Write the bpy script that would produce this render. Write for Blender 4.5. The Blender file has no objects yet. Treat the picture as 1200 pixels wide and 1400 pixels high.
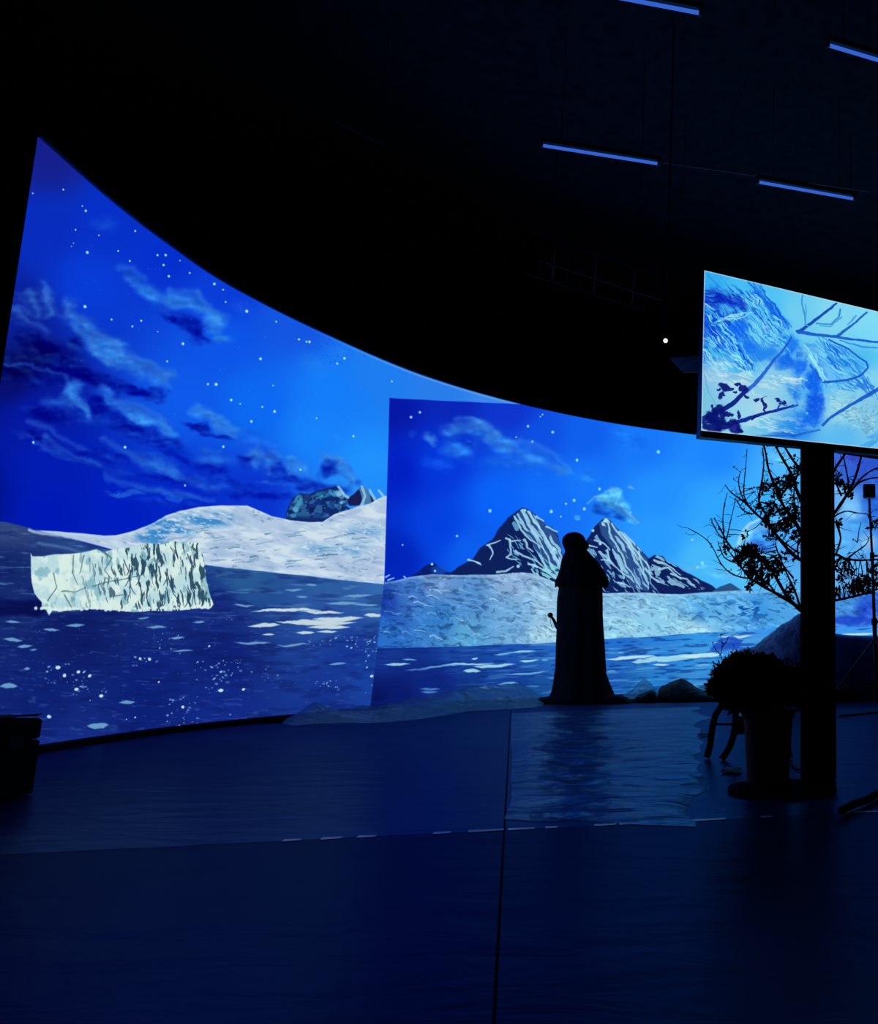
import bpy, bmesh, math, random
import numpy as np
from mathutils import Vector, Matrix
random.seed(7); np.random.seed(7)
SC = bpy.context.scene
COL = SC.collection
# ------------------------------------------------------------------ camera, world, exposure
EYE = .55                                   # photographed from a low seat
FPX, CX, CY = 1168., 1090., 700.            # focal length and optical axis of the (cropped) photograph
TH = math.atan(187/FPX)
cam_d = bpy.data.cameras.new('camera'); cam = bpy.data.objects.new('camera', cam_d); COL.objects.link(cam)
cam.location = (0, 0, EYE); cam.rotation_euler = (math.pi/2+TH, 0, 0)
cam_d.sensor_fit = 'VERTICAL'; cam_d.sensor_height = 36; cam_d.sensor_width = 36
cam_d.lens = 36*FPX/1400.
cam_d.shift_x = -(CX-600)/1400.
cam_d.clip_start = .05; cam_d.clip_end = 100
SC.camera = cam
wd = bpy.data.worlds.new('world'); SC.world = wd; wd.use_nodes = True
wd.node_tree.nodes['Background'].inputs[0].default_value = (.004, .006, .012, 1)
wd.node_tree.nodes['Background'].inputs[1].default_value = 1
SC.view_settings.view_transform = 'Standard'; SC.view_settings.look = 'None'
SC.view_settings.exposure = 0; SC.view_settings.gamma = 1; SC.view_settings.use_curve_mapping = False

# ------------------------------------------------------------------ measuring helpers
def ray(x, y):
    a = (x-CX)/FPX; b = -(y-CY)/FPX; c, s = math.cos(TH), math.sin(TH)
    return Vector((a, c-b*s, s+b*c))
def atY(x, y, d):                            # point seen at photo (x,y) at distance d into the hall
    r = ray(x, y); return Vector((0, 0, EYE))+r*(d/r.y)
def atZ(x, y, z=0.):                         # point seen at photo (x,y) at height z
    r = ray(x, y); return Vector((0, 0, EYE))+r*((z-EYE)/r.z)

# ------------------------------------------------------------------ materials
def srgb(c): return tuple(((v/255)/12.92 if v/255 <= .04045 else ((v/255+.055)/1.055)**2.4) for v in c)
def mat(name, col, rough=.6, metal=0., spec=.5, noise=None, bump=None, col2=None, coat=0.):
    m = bpy.data.materials.new(name); m.use_nodes = True
    nt = m.node_tree; b = nt.nodes['Principled BSDF']
    b.inputs['Base Color'].default_value = (*col, 1); b.inputs['Roughness'].default_value = rough
    b.inputs['Metallic'].default_value = metal; b.inputs['Specular IOR Level'].default_value = spec
    b.inputs['Coat Weight'].default_value = coat
    tc = nt.nodes.new('ShaderNodeTexCoord')
    n = nt.nodes.new('ShaderNodeTexNoise'); n.inputs['Scale'].default_value = noise or 8
    n.inputs['Detail'].default_value = 6
    nt.links.new(tc.outputs['Object'], n.inputs['Vector'])
    r = nt.nodes.new('ShaderNodeValToRGB')
    r.color_ramp.elements[0].position = .35; r.color_ramp.elements[1].position = .68
    c2 = col2 or tuple(v*.6 for v in col)
    r.color_ramp.elements[0].color = (*c2, 1); r.color_ramp.elements[1].color = (*col, 1)
    nt.links.new(n.outputs['Fac'], r.inputs['Fac']); nt.links.new(r.outputs['Color'], b.inputs['Base Color'])
    if bump:
        sc, st, stretch = bump
        mp = nt.nodes.new('ShaderNodeMapping'); mp.inputs['Scale'].default_value = stretch
        nt.links.new(tc.outputs['Object'], mp.inputs['Vector'])
        n2 = nt.nodes.new('ShaderNodeTexNoise'); n2.inputs['Scale'].default_value = sc; n2.inputs['Detail'].default_value = 5
        n2.inputs['Distortion'].default_value = .6
        nt.links.new(mp.outputs['Vector'], n2.inputs['Vector'])
        bp = nt.nodes.new('ShaderNodeBump'); bp.inputs['Strength'].default_value = st; bp.inputs['Distance'].default_value = .05
        nt.links.new(n2.outputs['Fac'], bp.inputs['Height']); nt.links.new(bp.outputs['Normal'], b.inputs['Normal'])
    return m
def emis(name, col, st):
    m = bpy.data.materials.new(name); m.use_nodes = True; nt = m.node_tree; nt.nodes.clear()
    e = nt.nodes.new('ShaderNodeEmission'); o = nt.nodes.new('ShaderNodeOutputMaterial')
    e.inputs[0].default_value = (*col, 1); e.inputs[1].default_value = st
    nt.links.new(e.outputs[0], o.inputs[0]); return m
def screen_mat(name, img, st=1.):
    m = bpy.data.materials.new(name); m.use_nodes = True; nt = m.node_tree; nt.nodes.clear()
    t = nt.nodes.new('ShaderNodeTexImage'); t.image = img; t.extension = 'EXTEND'; t.interpolation = 'Linear'
    e = nt.nodes.new('ShaderNodeEmission'); o = nt.nodes.new('ShaderNodeOutputMaterial')
    e.inputs[1].default_value = st
    nt.links.new(t.outputs['Color'], e.inputs[0]); nt.links.new(e.outputs[0], o.inputs[0]); return m
M = dict(
    black=mat('matt_black_paint', (.012, .012, .014), .8, spec=.2),
    hall=mat('black_hall_paint', (.055, .052, .06), .9, spec=.1),
    blackmetal=mat('black_powder_coat', (.015, .015, .018), .45, spec=.4),
    gloss=mat('black_plastic', (.01, .01, .012), .25),
    steel=mat('grey_steel', (.25, .26, .28), .4, metal=.8),
    mast=mat('mast_black', (.006, .006, .008), .7, spec=.2),
    concrete=mat('dark_concrete', (.006, .007, .010), .5, noise=3, bump=(9, .1, (1, 1, 1))),
    vinyl=mat('blue_vinyl', (.030, .060, .17), .34, spec=.32, noise=2.3, col2=(.020, .042, .13), bump=(3.2, .16, (1, 2.2, 1))),
    vinyl_front=mat('blue_vinyl_dimmed', (.012, .026, .075), .5, spec=.13, noise=2.3, col2=(.008, .018, .055), bump=(3.2, .1, (1, 2.2, 1))),
    sheet=mat('clear_film', (.30, .36, .42), .3, noise=5, col2=(.14, .17, .22), bump=(7, .5, (1, 2.6, 1))),
    cloth=mat('pale_crumpled_cloth', (.42, .47, .5), .5, noise=7, col2=(.12, .15, .19), bump=(14, .6, (1, 2, 1))),
    tape=mat('white_tape', (.75, .78, .8), .5),
    robe=mat('dark_wool', (.018, .018, .022), .9, spec=.15, bump=(30, .3, (1, 1, .3))),
    cape=mat('black_wool', (.009, .009, .011), .95, spec=.1, bump=(40, .3, (1, 1, 1))),
    skin=mat('skin', (.30, .17, .12), .6),
    hair=mat('black_hair', (.008, .007, .006), .6),
    leather=mat('dark_leather', (.02, .015, .012), .5),
    brass=mat('dull_brass', (.25, .17, .07), .4, metal=1),
    bark=mat('dark_bark', (.020, .013, .013), .9, spec=.1, noise=30),
    leaf=mat('dry_red_leaf', (.06, .012, .016), .8, spec=.2, noise=30),
    bush=mat('dark_green_leaf', (.008, .014, .010), .85, spec=.1),
    pot=mat('brown_clay', (.50, .24, .15), .8, spec=.2, noise=6),
    soil=mat('soil', (.02, .015, .01), .95),
    snow=mat('artificial_snow', (.62, .62, .85), .7, noise=6, col2=(.2, .22, .34), bump=(12, .6, (1, 1, 1))),
    rock=mat('dark_rock', (.04, .042, .05), .8, noise=6, bump=(12, .7, (1, 1, 1))),
    plinth=mat('blue_drape', (.42, .44, .90), .8, noise=3),
    chairpl=mat('grey_plastic', (.10, .10, .115), .45),
    white=mat('white_foamboard', (.8, .82, .85), .7),
    rubber=mat('black_rubber', (.008, .008, .009), .7),
    wire=mat('grey_wire', (.2, .2, .22), .5, metal=.6),
)

def glossmix(name, dcol, gcol, fac, rough, bump, clear=0., trans=0.):
    m = mat(name, dcol, .6, noise=2.5, col2=tuple(v*.62 for v in dcol), bump=bump); nt = m.node_tree; L = nt.links.new
    pb = nt.nodes['Principled BSDF']; nl = pb.inputs['Normal'].links[0].from_socket; cl = pb.inputs['Base Color'].links[0].from_socket
    d = nt.nodes.new('ShaderNodeBsdfDiffuse'); L(cl, d.inputs[0]); L(nl, d.inputs['Normal'])
    g_ = nt.nodes.new('ShaderNodeBsdfGlossy'); g_.inputs[0].default_value = (*gcol, 1); g_.inputs['Roughness'].default_value = rough; L(nl, g_.inputs['Normal'])
    x = nt.nodes.new('ShaderNodeMixShader'); x.inputs[0].default_value = fac; L(d.outputs[0], x.inputs[1]); L(g_.outputs[0], x.inputs[2]); last = x
    if trans:
        t = nt.nodes.new('ShaderNodeBsdfTranslucent'); t.inputs[0].default_value = (*gcol, 1); y = nt.nodes.new('ShaderNodeMixShader'); y.inputs[0].default_value = trans
        L(last.outputs[0], y.inputs[1]); L(t.outputs[0], y.inputs[2]); last = y
    if clear:
        t = nt.nodes.new('ShaderNodeBsdfTransparent'); y = nt.nodes.new('ShaderNodeMixShader'); y.inputs[0].default_value = clear
        L(last.outputs[0], y.inputs[1]); L(t.outputs[0], y.inputs[2]); last = y
    L(last.outputs[0], nt.nodes['Material Output'].inputs[0]); nt.nodes.remove(pb); return m
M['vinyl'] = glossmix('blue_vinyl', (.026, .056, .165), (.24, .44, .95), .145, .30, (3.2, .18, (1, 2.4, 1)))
M['vinyl_front'] = glossmix('blue_vinyl_dimmed', (.019, .042, .118), (.2, .4, .9), .088, .34, (3.2, .12, (1, 2.4, 1)))  # darker copy of the same vinyl; fading light towards the front put into its colour
M['film'] = glossmix('clear_film_wrinkled', (.09, .22, .46), (.34, .62, 1.), .36, .22, (3.4, .8, (1, 2.0, 1)), clear=.42)
M['heap'] = glossmix('pale_film_heap', (.50, .85, 1.), (.5, .82, 1.), .5, .18, (9, 1., (1, 2.6, 1)), clear=.52, trans=.3)
M['concrete'] = glossmix('dark_concrete', (.012, .018, .035), (.2, .3, .6), .02, .4, (9, .1, (1, 1, 1)))
M['tape'] = glossmix('white_tape', (.9, .92, .95), (.9, .92, 1.), .35, .3, (20, .2, (1, 1, 1)))
M['mast'] = glossmix('mast_black', (.008, .008, .012), (.3, .35, .6), .02, .4, (9, .05, (1, 1, 1)))
# ------------------------------------------------------------------ mesh helpers
class MB:
    def __init__(s): s.v = []; s.f = []
    def add(s, vs, fs):
        o = len(s.v); s.v += [tuple(v) for v in vs]; s.f += [tuple(i+o for i in f) for f in fs]; return s
    def box(s, x0, x1, y0, y1, z0, z1, mt=None):
        vs = [Vector(p) for p in [(x0,y0,z0),(x1,y0,z0),(x1,y1,z0),(x0,y1,z0),(x0,y0,z1),(x1,y0,z1),(x1,y1,z1),(x0,y1,z1)]]
        if mt: vs = [mt @ v for v in vs]
        return s.add(vs, [(0,3,2,1),(4,5,6,7),(0,1,5,4),(1,2,6,5),(2,3,7,6),(3,0,4,7)])
    def rbox(s, x0, x1, y0, y1, z0, z1, b, mt=None):         # box with chamfered edges
        vs = []
        for z, k in ((z0, b), (z0+b, 0), (z1-b, 0), (z1, b)):
            X0, X1, Y0, Y1 = x0+k, x1-k, y0+k, y1-k
            vs += [(X0+b,Y0,z),(X1-b,Y0,z),(X1,Y0+b,z),(X1,Y1-b,z),(X1-b,Y1,z),(X0+b,Y1,z),(X0,Y1-b,z),(X0,Y0+b,z)]
        vs = [Vector(v) for v in vs]
        if mt: vs = [mt @ v for v in vs]
        fs = [tuple(range(7, -1, -1)), tuple(range(24, 32))]
        for j in range(3):
            for i in range(8): fs.append((j*8+i, j*8+(i+1) % 8, j*8+8+(i+1) % 8, j*8+8+i))
        return s.add(vs, fs)
    def tube(s, pts, r, n=6, cap=True):
        pts = [Vector(p) for p in pts]; N = len(pts)
        rs = r if hasattr(r, '__len__') else [r]*N
        o = []; prev = None
        for i, p in enumerate(pts):
            t = (pts[min(i+1, N-1)]-pts[max(i-1, 0)]).normalized()
            if prev is None:
                a = Vector((0, 0, 1)) if abs(t.z) < .9 else Vector((1, 0, 0))
                u = t.cross(a).normalized()
            else: u = (prev-t*prev.dot(t)).normalized()
            prev = u; w = t.cross(u)
            for k in range(n):
                an = 2*math.pi*k/n; o.append(p+(u*math.cos(an)+w*math.sin(an))*rs[i])
        fs = []
        for i in range(N-1):
            for k in range(n): fs.append((i*n+k, i*n+(k+1) % n, (i+1)*n+(k+1) % n, (i+1)*n+k))
        if cap: fs += [tuple(range(n-1, -1, -1)), tuple(range((N-1)*n, N*n))]
        return s.add(o, fs)
    def lathe(s, prof, c=(0,0,0), n=24):
        vs = []
        for r, z in prof:
            for k in range(n): an = 2*math.pi*k/n; vs.append((c[0]+r*math.cos(an), c[1]+r*math.sin(an), c[2]+z))
        fs = []
        for i in range(len(prof)-1):
            for k in range(n): fs.append((i*n+k, i*n+(k+1) % n, (i+1)*n+(k+1) % n, (i+1)*n+k))
        fs += [tuple(range(n-1, -1, -1)), tuple(range((len(prof)-1)*n, len(prof)*n))]
        return s.add(vs, fs)
    def loft(s, rings, cap=True):
        n = len(rings[0]); o = [p for r in rings for p in r]; fs = []
        for i in range(len(rings)-1):
            for k in range(n): fs.append((i*n+k, i*n+(k+1) % n, (i+1)*n+(k+1) % n, (i+1)*n+k))
        if cap: fs += [tuple(range(n-1, -1, -1)), tuple(range((len(rings)-1)*n, len(rings)*n))]
        return s.add(o, fs)
    def grid(s, P):                                          # P[i][j] rows of points
        m, n = len(P), len(P[0]); o = [p for r in P for p in r]
        return s.add(o, [(i*n+j, i*n+j+1, (i+1)*n+j+1, (i+1)*n+j) for i in range(m-1) for j in range(n-1)])
    def build(s, name, m, parent=None, smooth=False, origin=None):
        me = bpy.data.meshes.new(name)
        og = Vector(origin) if origin is not None else (Vector((0,0,0)))
        vs = s.v
        if parent is not None and origin is None: og = Vector(ORG.get(parent.name, (0,0,0)))
        if og.length: vs = [(v[0]-og.x, v[1]-og.y, v[2]-og.z) for v in vs]
        me.from_pydata(vs, [], s.f); me.materials.append(m)
        bm = bmesh.new(); bm.from_mesh(me); bmesh.ops.recalc_face_normals(bm, faces=bm.faces); bm.to_mesh(me); bm.free()
        if smooth: me.polygons.foreach_set('use_smooth', [True]*len(me.polygons))
        me.update()
        o = bpy.data.objects.new(name, me); COL.objects.link(o)
        ORG[o.name] = tuple(og)
        if parent is not None: o.parent = parent
        else: o.location = og
        return o
ORG = {}
def thing(name, label, cat, at=(0,0,0), group=None):
    o = bpy.data.objects.new(name, None); COL.objects.link(o); o.location = at; ORG[o.name] = tuple(at)
    o['label'] = label; o['category'] = cat; o.empty_display_size = .1
    if group: o['group'] = group
    return o
def tag(o, label=None, cat=None, group=None, kind=None):
    if label: o['label'] = label
    if cat: o['category'] = cat
    if group: o['group'] = group
    if kind: o['kind'] = kind
    return o

# ------------------------------------------------------------------ the hall
def struct(name, mb, m): return tag(mb.build(name, m), kind='structure')
struct('floor', MB().box(-7, 7, -2.5, 17, -.1, 0), M['concrete'])
struct('ceiling', MB().box(-7, 7, -2.5, 17, 5.6, 5.7), M['hall'])
struct('wall_back', MB().box(-7, 7, 17, 17.1, 0, 5.6), M['hall'])
struct('wall_left', MB().box(-7.1, -7, -2.5, 17, 0, 5.6), M['hall'])
struct('wall_right', MB().box(7, 7.1, -2.5, 17, 0, 5.6), M['hall'])
struct('wall_front', MB().box(-7, 7, -2.6, -2.5, 0, 5.6), M['hall'])

# ------------------------------------------------------------------ screen wall: plan curve
HW = 3.15
PLAN = [(-3.905,4.033),(-4.03,4.643),(-4.1,5.216),(-4.12,5.872),(-3.962,6.794),(-3.61,7.92),(-2.963,8.92),(-2.058,9.76),
        (-0.787,10.49),(0.019,10.92),(1.121,11.62),(2.1,12.2),(3.1,12.7)]
def plan_curve(W, n=24):
    P = [np.array(p) for p in W]; P = [2*P[0]-P[1]]+P+[2*P[-1]-P[-2]]; out = []
    for i in range(1, len(P)-2):
        a, b, c, d = P[i-1:i+3]
        for k in range(n):
            t = k/n; out.append(.5*(2*b+(c-a)*t+(2*a-5*b+4*c-d)*t*t+(3*b-a-3*c+d)*t**3))
    out.append(P[-2]); return np.array(out)
PC = plan_curve(PLAN); PS = np.r_[0, np.cumsum(np.hypot(*np.diff(PC, axis=0).T))]; LW = PS[-1]
def wall_pt(s, z=0., off=0.):
    x = np.interp(s, PS, PC[:, 0]); y = np.interp(s, PS, PC[:, 1])
    x2 = np.interp(s+.05, PS, PC[:, 0]); y2 = np.interp(s+.05, PS, PC[:, 1])
    x1 = np.interp(s-.05, PS, PC[:, 0]); y1 = np.interp(s-.05, PS, PC[:, 1])
    t = Vector((x2-x1, y2-y1, 0)).normalized(); nrm = Vector((t.y, -t.x, 0))     # towards the stage
    return Vector((x, y, z))+nrm*off
Z0 = .045                                                    # picture starts just above the base rail

# ------------------------------------------------------------------ the moving picture shown on the wall (a flat display), painted here
# drawing board: for every .5 m of wall the board columns (x at foot, y at foot, x at top, y at top); the board is laid on the wall once, by its UVs
BOARD = np.array([(0,-81,1054,52,187),(.5,21,1036,130,256),(1,110,1021,201,314),(1.5,191,1008,268,362),(2,270,998,335,403),
 (2.5,348,990,402,437),(3,420,982,465,467),(3.5,485,976,524,492),(4,548,971,581,514),(4.5,611,966,638,533),(5,673,963,695,549),
 (5.5,733,960,751,562),(6,791,957,806,573),(6.5,849,955,861,583),(7,906,953,915,590),(7.5,961,951,967,597),(8,1013,950,1017,603),
 (8.5,1064,949,1065,609),(9,1112,947,1111,615),(9.5,1155,946,1153,621),(10,1197,944,1193,627),(10.5,1238,943,1232,633),
 (11,1277,942,1270,638),(11.5,1316,941,1307,643),(12.4,1381,939,1370,650)], float)
RNG = np.random.RandomState(11)
TAB = RNG.rand(256, 256).astype(np.float32)
def vn(x, y):
    xi = np.floor(x).astype(np.int32); yi = np.floor(y).astype(np.int32); fx = (x-xi).astype(np.float32); fy = (y-yi).astype(np.float32)
    fx = fx*fx*(3-2*fx); fy = fy*fy*(3-2*fy)
    a = TAB[yi & 255, xi & 255]; b = TAB[yi & 255, (xi+1) & 255]; c = TAB[(yi+1) & 255, xi & 255]; d = TAB[(yi+1) & 255, (xi+1) & 255]
    return (a*(1-fx)+b*fx)*(1-fy)+(c*(1-fx)+d*fx)*fy
def fbm(x, y, o=4, g=.5):
    s = 0; a = 1; t = 0
    for i in range(o):
        s = s+a*vn(x*2**i+i*17.3, y*2**i+i*9.7); t += a; a *= g
    return s/t
def sst(a, b, x): t = np.clip((x-a)/(b-a), 0, 1); return t*t*(3-2*t)
class Board:
    def __init__(s, X, Y, q=1.):
        s.X = X.astype(np.float32); s.Y = Y.astype(np.float32); s.h, s.w = X.shape
        s.I = np.zeros((s.h, s.w, 3), np.float32)
        s.xa = s.X.min(0); s.xb = s.X.max(0)
        s.W1 = (fbm(s.X/(26*q), s.Y/(20*q), 5)-.5)*2; s.W2 = (fbm(s.X/(26*q)+50, s.Y/(20*q)+31, 5)-.5)*2; s.N = fbm(s.X/(9*q)+7, s.Y/(6*q)+3, 4)
        s.track = None
        s.clip = None
    def win(s, x0, x1, y0, y1):
        c = np.where((s.xb >= x0) & (s.xa <= x1))[0]
        if len(c) == 0: return None
        c0, c1 = c[0], c[-1]+1
        cols = s.Y[:, [c0, (c0+c1)//2, c1-1]]
        r = np.where((cols.max(1) >= y0) & (cols.min(1) <= y1))[0]
        if len(r) == 0: return None
        return slice(r[0], r[-1]+1), slice(c0, c1)
    def put(s, w, a, col):
        a = a.astype(np.float32)
        if s.clip is not None: a = a*s.clip[w]
        c = np.array(col, np.float32)/255 if not isinstance(col, np.ndarray) or col.ndim < 2 else col
        s.I[w] = s.I[w]*(1-a[..., None])+c*a[..., None]
    def full(s): return slice(0, s.h), slice(0, s.w)
    def field(s, pts, sig=90.):                               # smooth colour field from a few samples
        q = 6; X, Y = s.X[::q, ::q], s.Y[::q, ::q]; num = 0; den = 0
        for x, y, c in pts:
            g = 1/(((X-x)**2+(Y-y)**2)/sig**2+.08)**1.6
            num = num+g[..., None]*np.array(c, np.float32)/255; den = den+g
        F = num/den[..., None]
        ry = np.arange(s.h)/q; rx = np.arange(s.w)/q
        y0 = np.clip(ry.astype(int), 0, F.shape[0]-2); x0 = np.clip(rx.astype(int), 0, F.shape[1]-2)
        fy = np.clip(ry-y0, 0, 1)[:, None, None]; fx = np.clip(rx-x0, 0, 1)[None, :, None]
        F = F[y0]*(1-fy)+F[y0+1]*fy
        return (F[:, x0]*(1-fx)+F[:, x0+1]*fx).astype(np.float32)
    def dab(s, x, y, rx, ry, ang, col, a=1., soft=.6, warp=8., tex=.0):
        m = max(rx, ry)+warp*1.2+3; w = s.win(x-m, x+m, y-m, y+m)
        if w is None: return
        X = s.X[w]+warp*s.W1[w]-x; Y = s.Y[w]+warp*s.W2[w]-y; c, n = math.cos(math.radians(ang)), math.sin(math.radians(ang))
        d = np.hypot((X*c+Y*n)/rx, (-X*n+Y*c)/ry); k = 1-sst(1-soft, 1+.001, d)
        if tex: k = k*np.clip(1-tex+tex*2.4*(s.N[w]-.18), 0, 1)
        if s.track is not None: s.track[w] = np.maximum(s.track[w], k*a)
        s.put(w, k*a, col)
    def relief(s, k=1.6, sx=24, sy=15, seed=0):             # billowing light and dark inside the clouds drawn so far
        h = fbm(s.X/sx+seed, s.Y/sy, 5, .46)-fbm((s.X+5)/sx+seed, (s.Y-5)/sy, 5, .46)
        s.I = s.I+(np.clip(h*k, -.22, .6)*s.track)[..., None]*np.array((.16, .42, .36), np.float32); s.I = np.clip(s.I, 0, 1); s.track = None
    def stroke(s, pts, w0, w1, col, a=1., soft=.8, warp=0.):
        xs = [p[0] for p in pts]; ys = [p[1] for p in pts]; m = max(w0, w1)+soft+2+warp
        w = s.win(min(xs)-m, max(xs)+m, min(ys)-m, max(ys)+m)
        if w is None: return
        X, Y = s.X[w], s.Y[w]
        if warp: X = X+warp*s.W1[w]; Y = Y+warp*s.W2[w]
        K = np.zeros(X.shape, np.float32); n = len(pts)-1
        for i in range(n):
            (ax, ay), (bx, by) = pts[i], pts[i+1]; L = (bx-ax)**2+(by-ay)**2+1e-6
            t = np.clip(((X-ax)*(bx-ax)+(Y-ay)*(by-ay))/L, 0, 1)
            d = np.hypot(X-ax-t*(bx-ax), Y-ay-t*(by-ay)); r = (w0+(w1-w0)*(i+t)/n)/2
            K = np.maximum(K, 1-sst(r-soft*.4, r+soft*.6, d))
        s.put(w, K*a, col)
    def poly(s, pts, col, a=1., soft=1.2, warp=0., warp2=0., shade=None):
        xs = [p[0] for p in pts]; ys = [p[1] for p in pts]; m = 4+warp
        w = s.win(min(xs)-m, max(xs)+m, min(ys)-m, max(ys)+m)
        if w is None: return
        X, Y = s.X[w]+warp*s.W1[w]+warp2*(s.N[w]-.5), s.Y[w]+warp*s.W2[w]+warp2*(s.N[w]-.5)
        ins = np.zeros(X.shape, bool); D = np.full(X.shape, 1e9, np.float32); n = len(pts)
        for i in range(n):
            (ax, ay), (bx, by) = pts[i], pts[(i+1) % n]
            if ay != by: ins ^= ((ay > Y) != (by > Y)) & (X < (bx-ax)*(Y-ay)/(by-ay)+ax)
            L = (bx-ax)**2+(by-ay)**2+1e-6; t = np.clip(((X-ax)*(bx-ax)+(Y-ay)*(by-ay))/L, 0, 1)
            D = np.minimum(D, np.hypot(X-ax-t*(bx-ax), Y-ay-t*(by-ay)))
        sd = np.where(ins, -D, D); K = 1-sst(-soft*.5, soft*.5, sd)
        s.put(w, K*a, col if shade is None else shade(X, Y))
        return w, K
    def below(s, line, soft=1., warp=0., w2=0.):              # mask under a skyline
        y = np.interp(s.X, [p[0] for p in line], [p[1] for p in line]).astype(np.float32)
        return sst(-soft*.5, soft*.5, s.Y+warp*s.W2+w2*(s.N-.5)-y)
    def image(s, name):
        im = bpy.data.images.new(name, s.w, s.h, alpha=False, float_buffer=False)
        px = np.ones((s.h, s.w, 4), np.float32); px[..., :3] = np.clip(s.I, 0, 1)
        im.pixels.foreach_set(px.ravel()); im.update(); im.pack(); return im
def rot(X, Y, deg):
    c, n = math.cos(math.radians(deg)), math.sin(math.radians(deg)); return X*c+Y*n, -X*n+Y*c
def mix(a, b, k): return a+(b-a)*k[..., None]
def C3(*c): return np.array(c, np.float32)/255

TW, THH = 3600, 960
su = np.arange(TW)/(TW-1)*LW; vv = (np.arange(THH)/(THH-1))[:, None]
xb, yb, xt, yt = [np.interp(su, BOARD[:, 0], BOARD[:, k])[None, :] for k in (1, 2, 3, 4)]
B = Board(xb+(xt-xb)*vv, yb+(yt-yb)*vv)
X, Y = B.X, B.Y
inner = sst(-.7, .7, X-np.interp(Y, [500,546,800,900,960,1100], [533,532.5,525,514,507,492]))*sst(-.7, .7, Y-np.interp(X, [520,532,720,760], [545.5,546,553,540]))
F_ = B.full()
# ---- outer picture
B.I[:] = B.field([(60,215,(22,32,140)),(60,320,(8,45,190)),(150,300,(6,48,200)),(230,350,(6,48,205)),(120,400,(8,60,215)),(310,400,(10,60,215)),(300,470,(12,85,232)),(400,440,(20,85,225)),
  (350,560,(12,105,242)),(450,540,(20,125,250)),(520,510,(30,125,240)),(600,530,(40,125,235)),(680,545,(60,135,235)),(500,640,(30,145,255)),(430,600,(22,130,252)),(20,450,(10,30,150)),(8,540,(6,14,105)),
  (250,560,(15,90,235)),(40,590,(5,25,165)),(60,660,(2,28,178)),(60,720,(0,25,182)),(160,720,(0,30,190)),(250,700,(2,35,195)),(350,690,(8,50,205)),(-40,700,(0,18,140)),(480,690,(40,140,245))], 55)
wl = [(8,36,130),(6,26,150),(0,24,165)]
LIT, MID, DRK = (38,112,215), (22,82,205), (2,26,168)
# faint haze
for x, y, r in ((330,420,14),(140,310,20),(460,480,16),(520,640,22),(455,605,6),(430,500,25)): B.dab(x, y, r*1.6, r, 20, (60,150,245), .22, 1, 10, .5)
# cloud under the stars
B.track = np.zeros_like(X)
for x,y,rx,ry,a,c,al in ((178,385,20,14,30,(30,90,205),.8),(200,402,30,17,25,LIT,.8),(235,412,32,18,15,(42,118,218),.9),(268,420,28,20,25,(40,115,218),.9),(292,440,20,26,60,(46,125,225),.9),(302,468,12,24,80,(36,118,228),.8),
   (238,442,38,14,28,DRK,.85),(262,455,30,17,25,(2,26,165),.9),(275,470,22,12,20,(2,30,175),.8),(215,425,26,10,25,(18,70,200),.5)): B.dab(x,y,rx,ry,a,c,al,.75,10,.25)
for p in ([(268,402),(285,418),(297,440),(305,468)],[(228,398),(250,400),(268,404)],[(280,425),(292,445),(298,468)],[(160,372),(180,372),(196,385)]): B.stroke(p, 7, 4, (66,150,232), .3, 8, 7)
# big bank at the left
for x,y,rx,ry,a,c,al in ((45,430,40,22,20,(24,60,170),.8),(30,455,30,20,0,(20,50,160),.7),(60,425,14,26,-10,(40,90,200),.7),(90,440,20,26,30,(40,95,205),.8),
   (120,470,40,26,38,(40,110,215),.95),(155,495,38,24,35,(46,122,222),.9),(190,515,34,22,30,(42,115,220),.95),(218,530,16,24,60,(44,120,224),.85),
   (60,500,70,30,14,(3,12,105),.9),(30,520,60,30,5,(3,10,95),.9),(110,528,70,20,16,(2,18,135),.95),(170,545,55,12,14,(1,22,158),.95),(205,552,30,10,10,(2,26,165),.8),(92,500,22,30,20,(4,20,130),.7),
   (50,527,60,5,10,(24,60,170),.7),(60,540,55,12,0,(4,22,140),.8)): B.dab(x,y,rx,ry,a,c,al,.7,13,.2)
for p in ([(84,425),(92,445),(110,452),(128,470),(146,482),(160,500)],[(35,415),(40,432),(46,448)],[(52,402),(60,420),(62,440),(56,452)],[(150,480),(170,498),(200,505),(218,520),(226,545)],[(95,460),(108,480),(130,496),(150,508)],
   [(20,445),(35,462),(60,470)],[(120,480),(135,500),(150,505)]): B.stroke(p, 8, 4, (66,140,226), .34, 9, 9)
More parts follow.
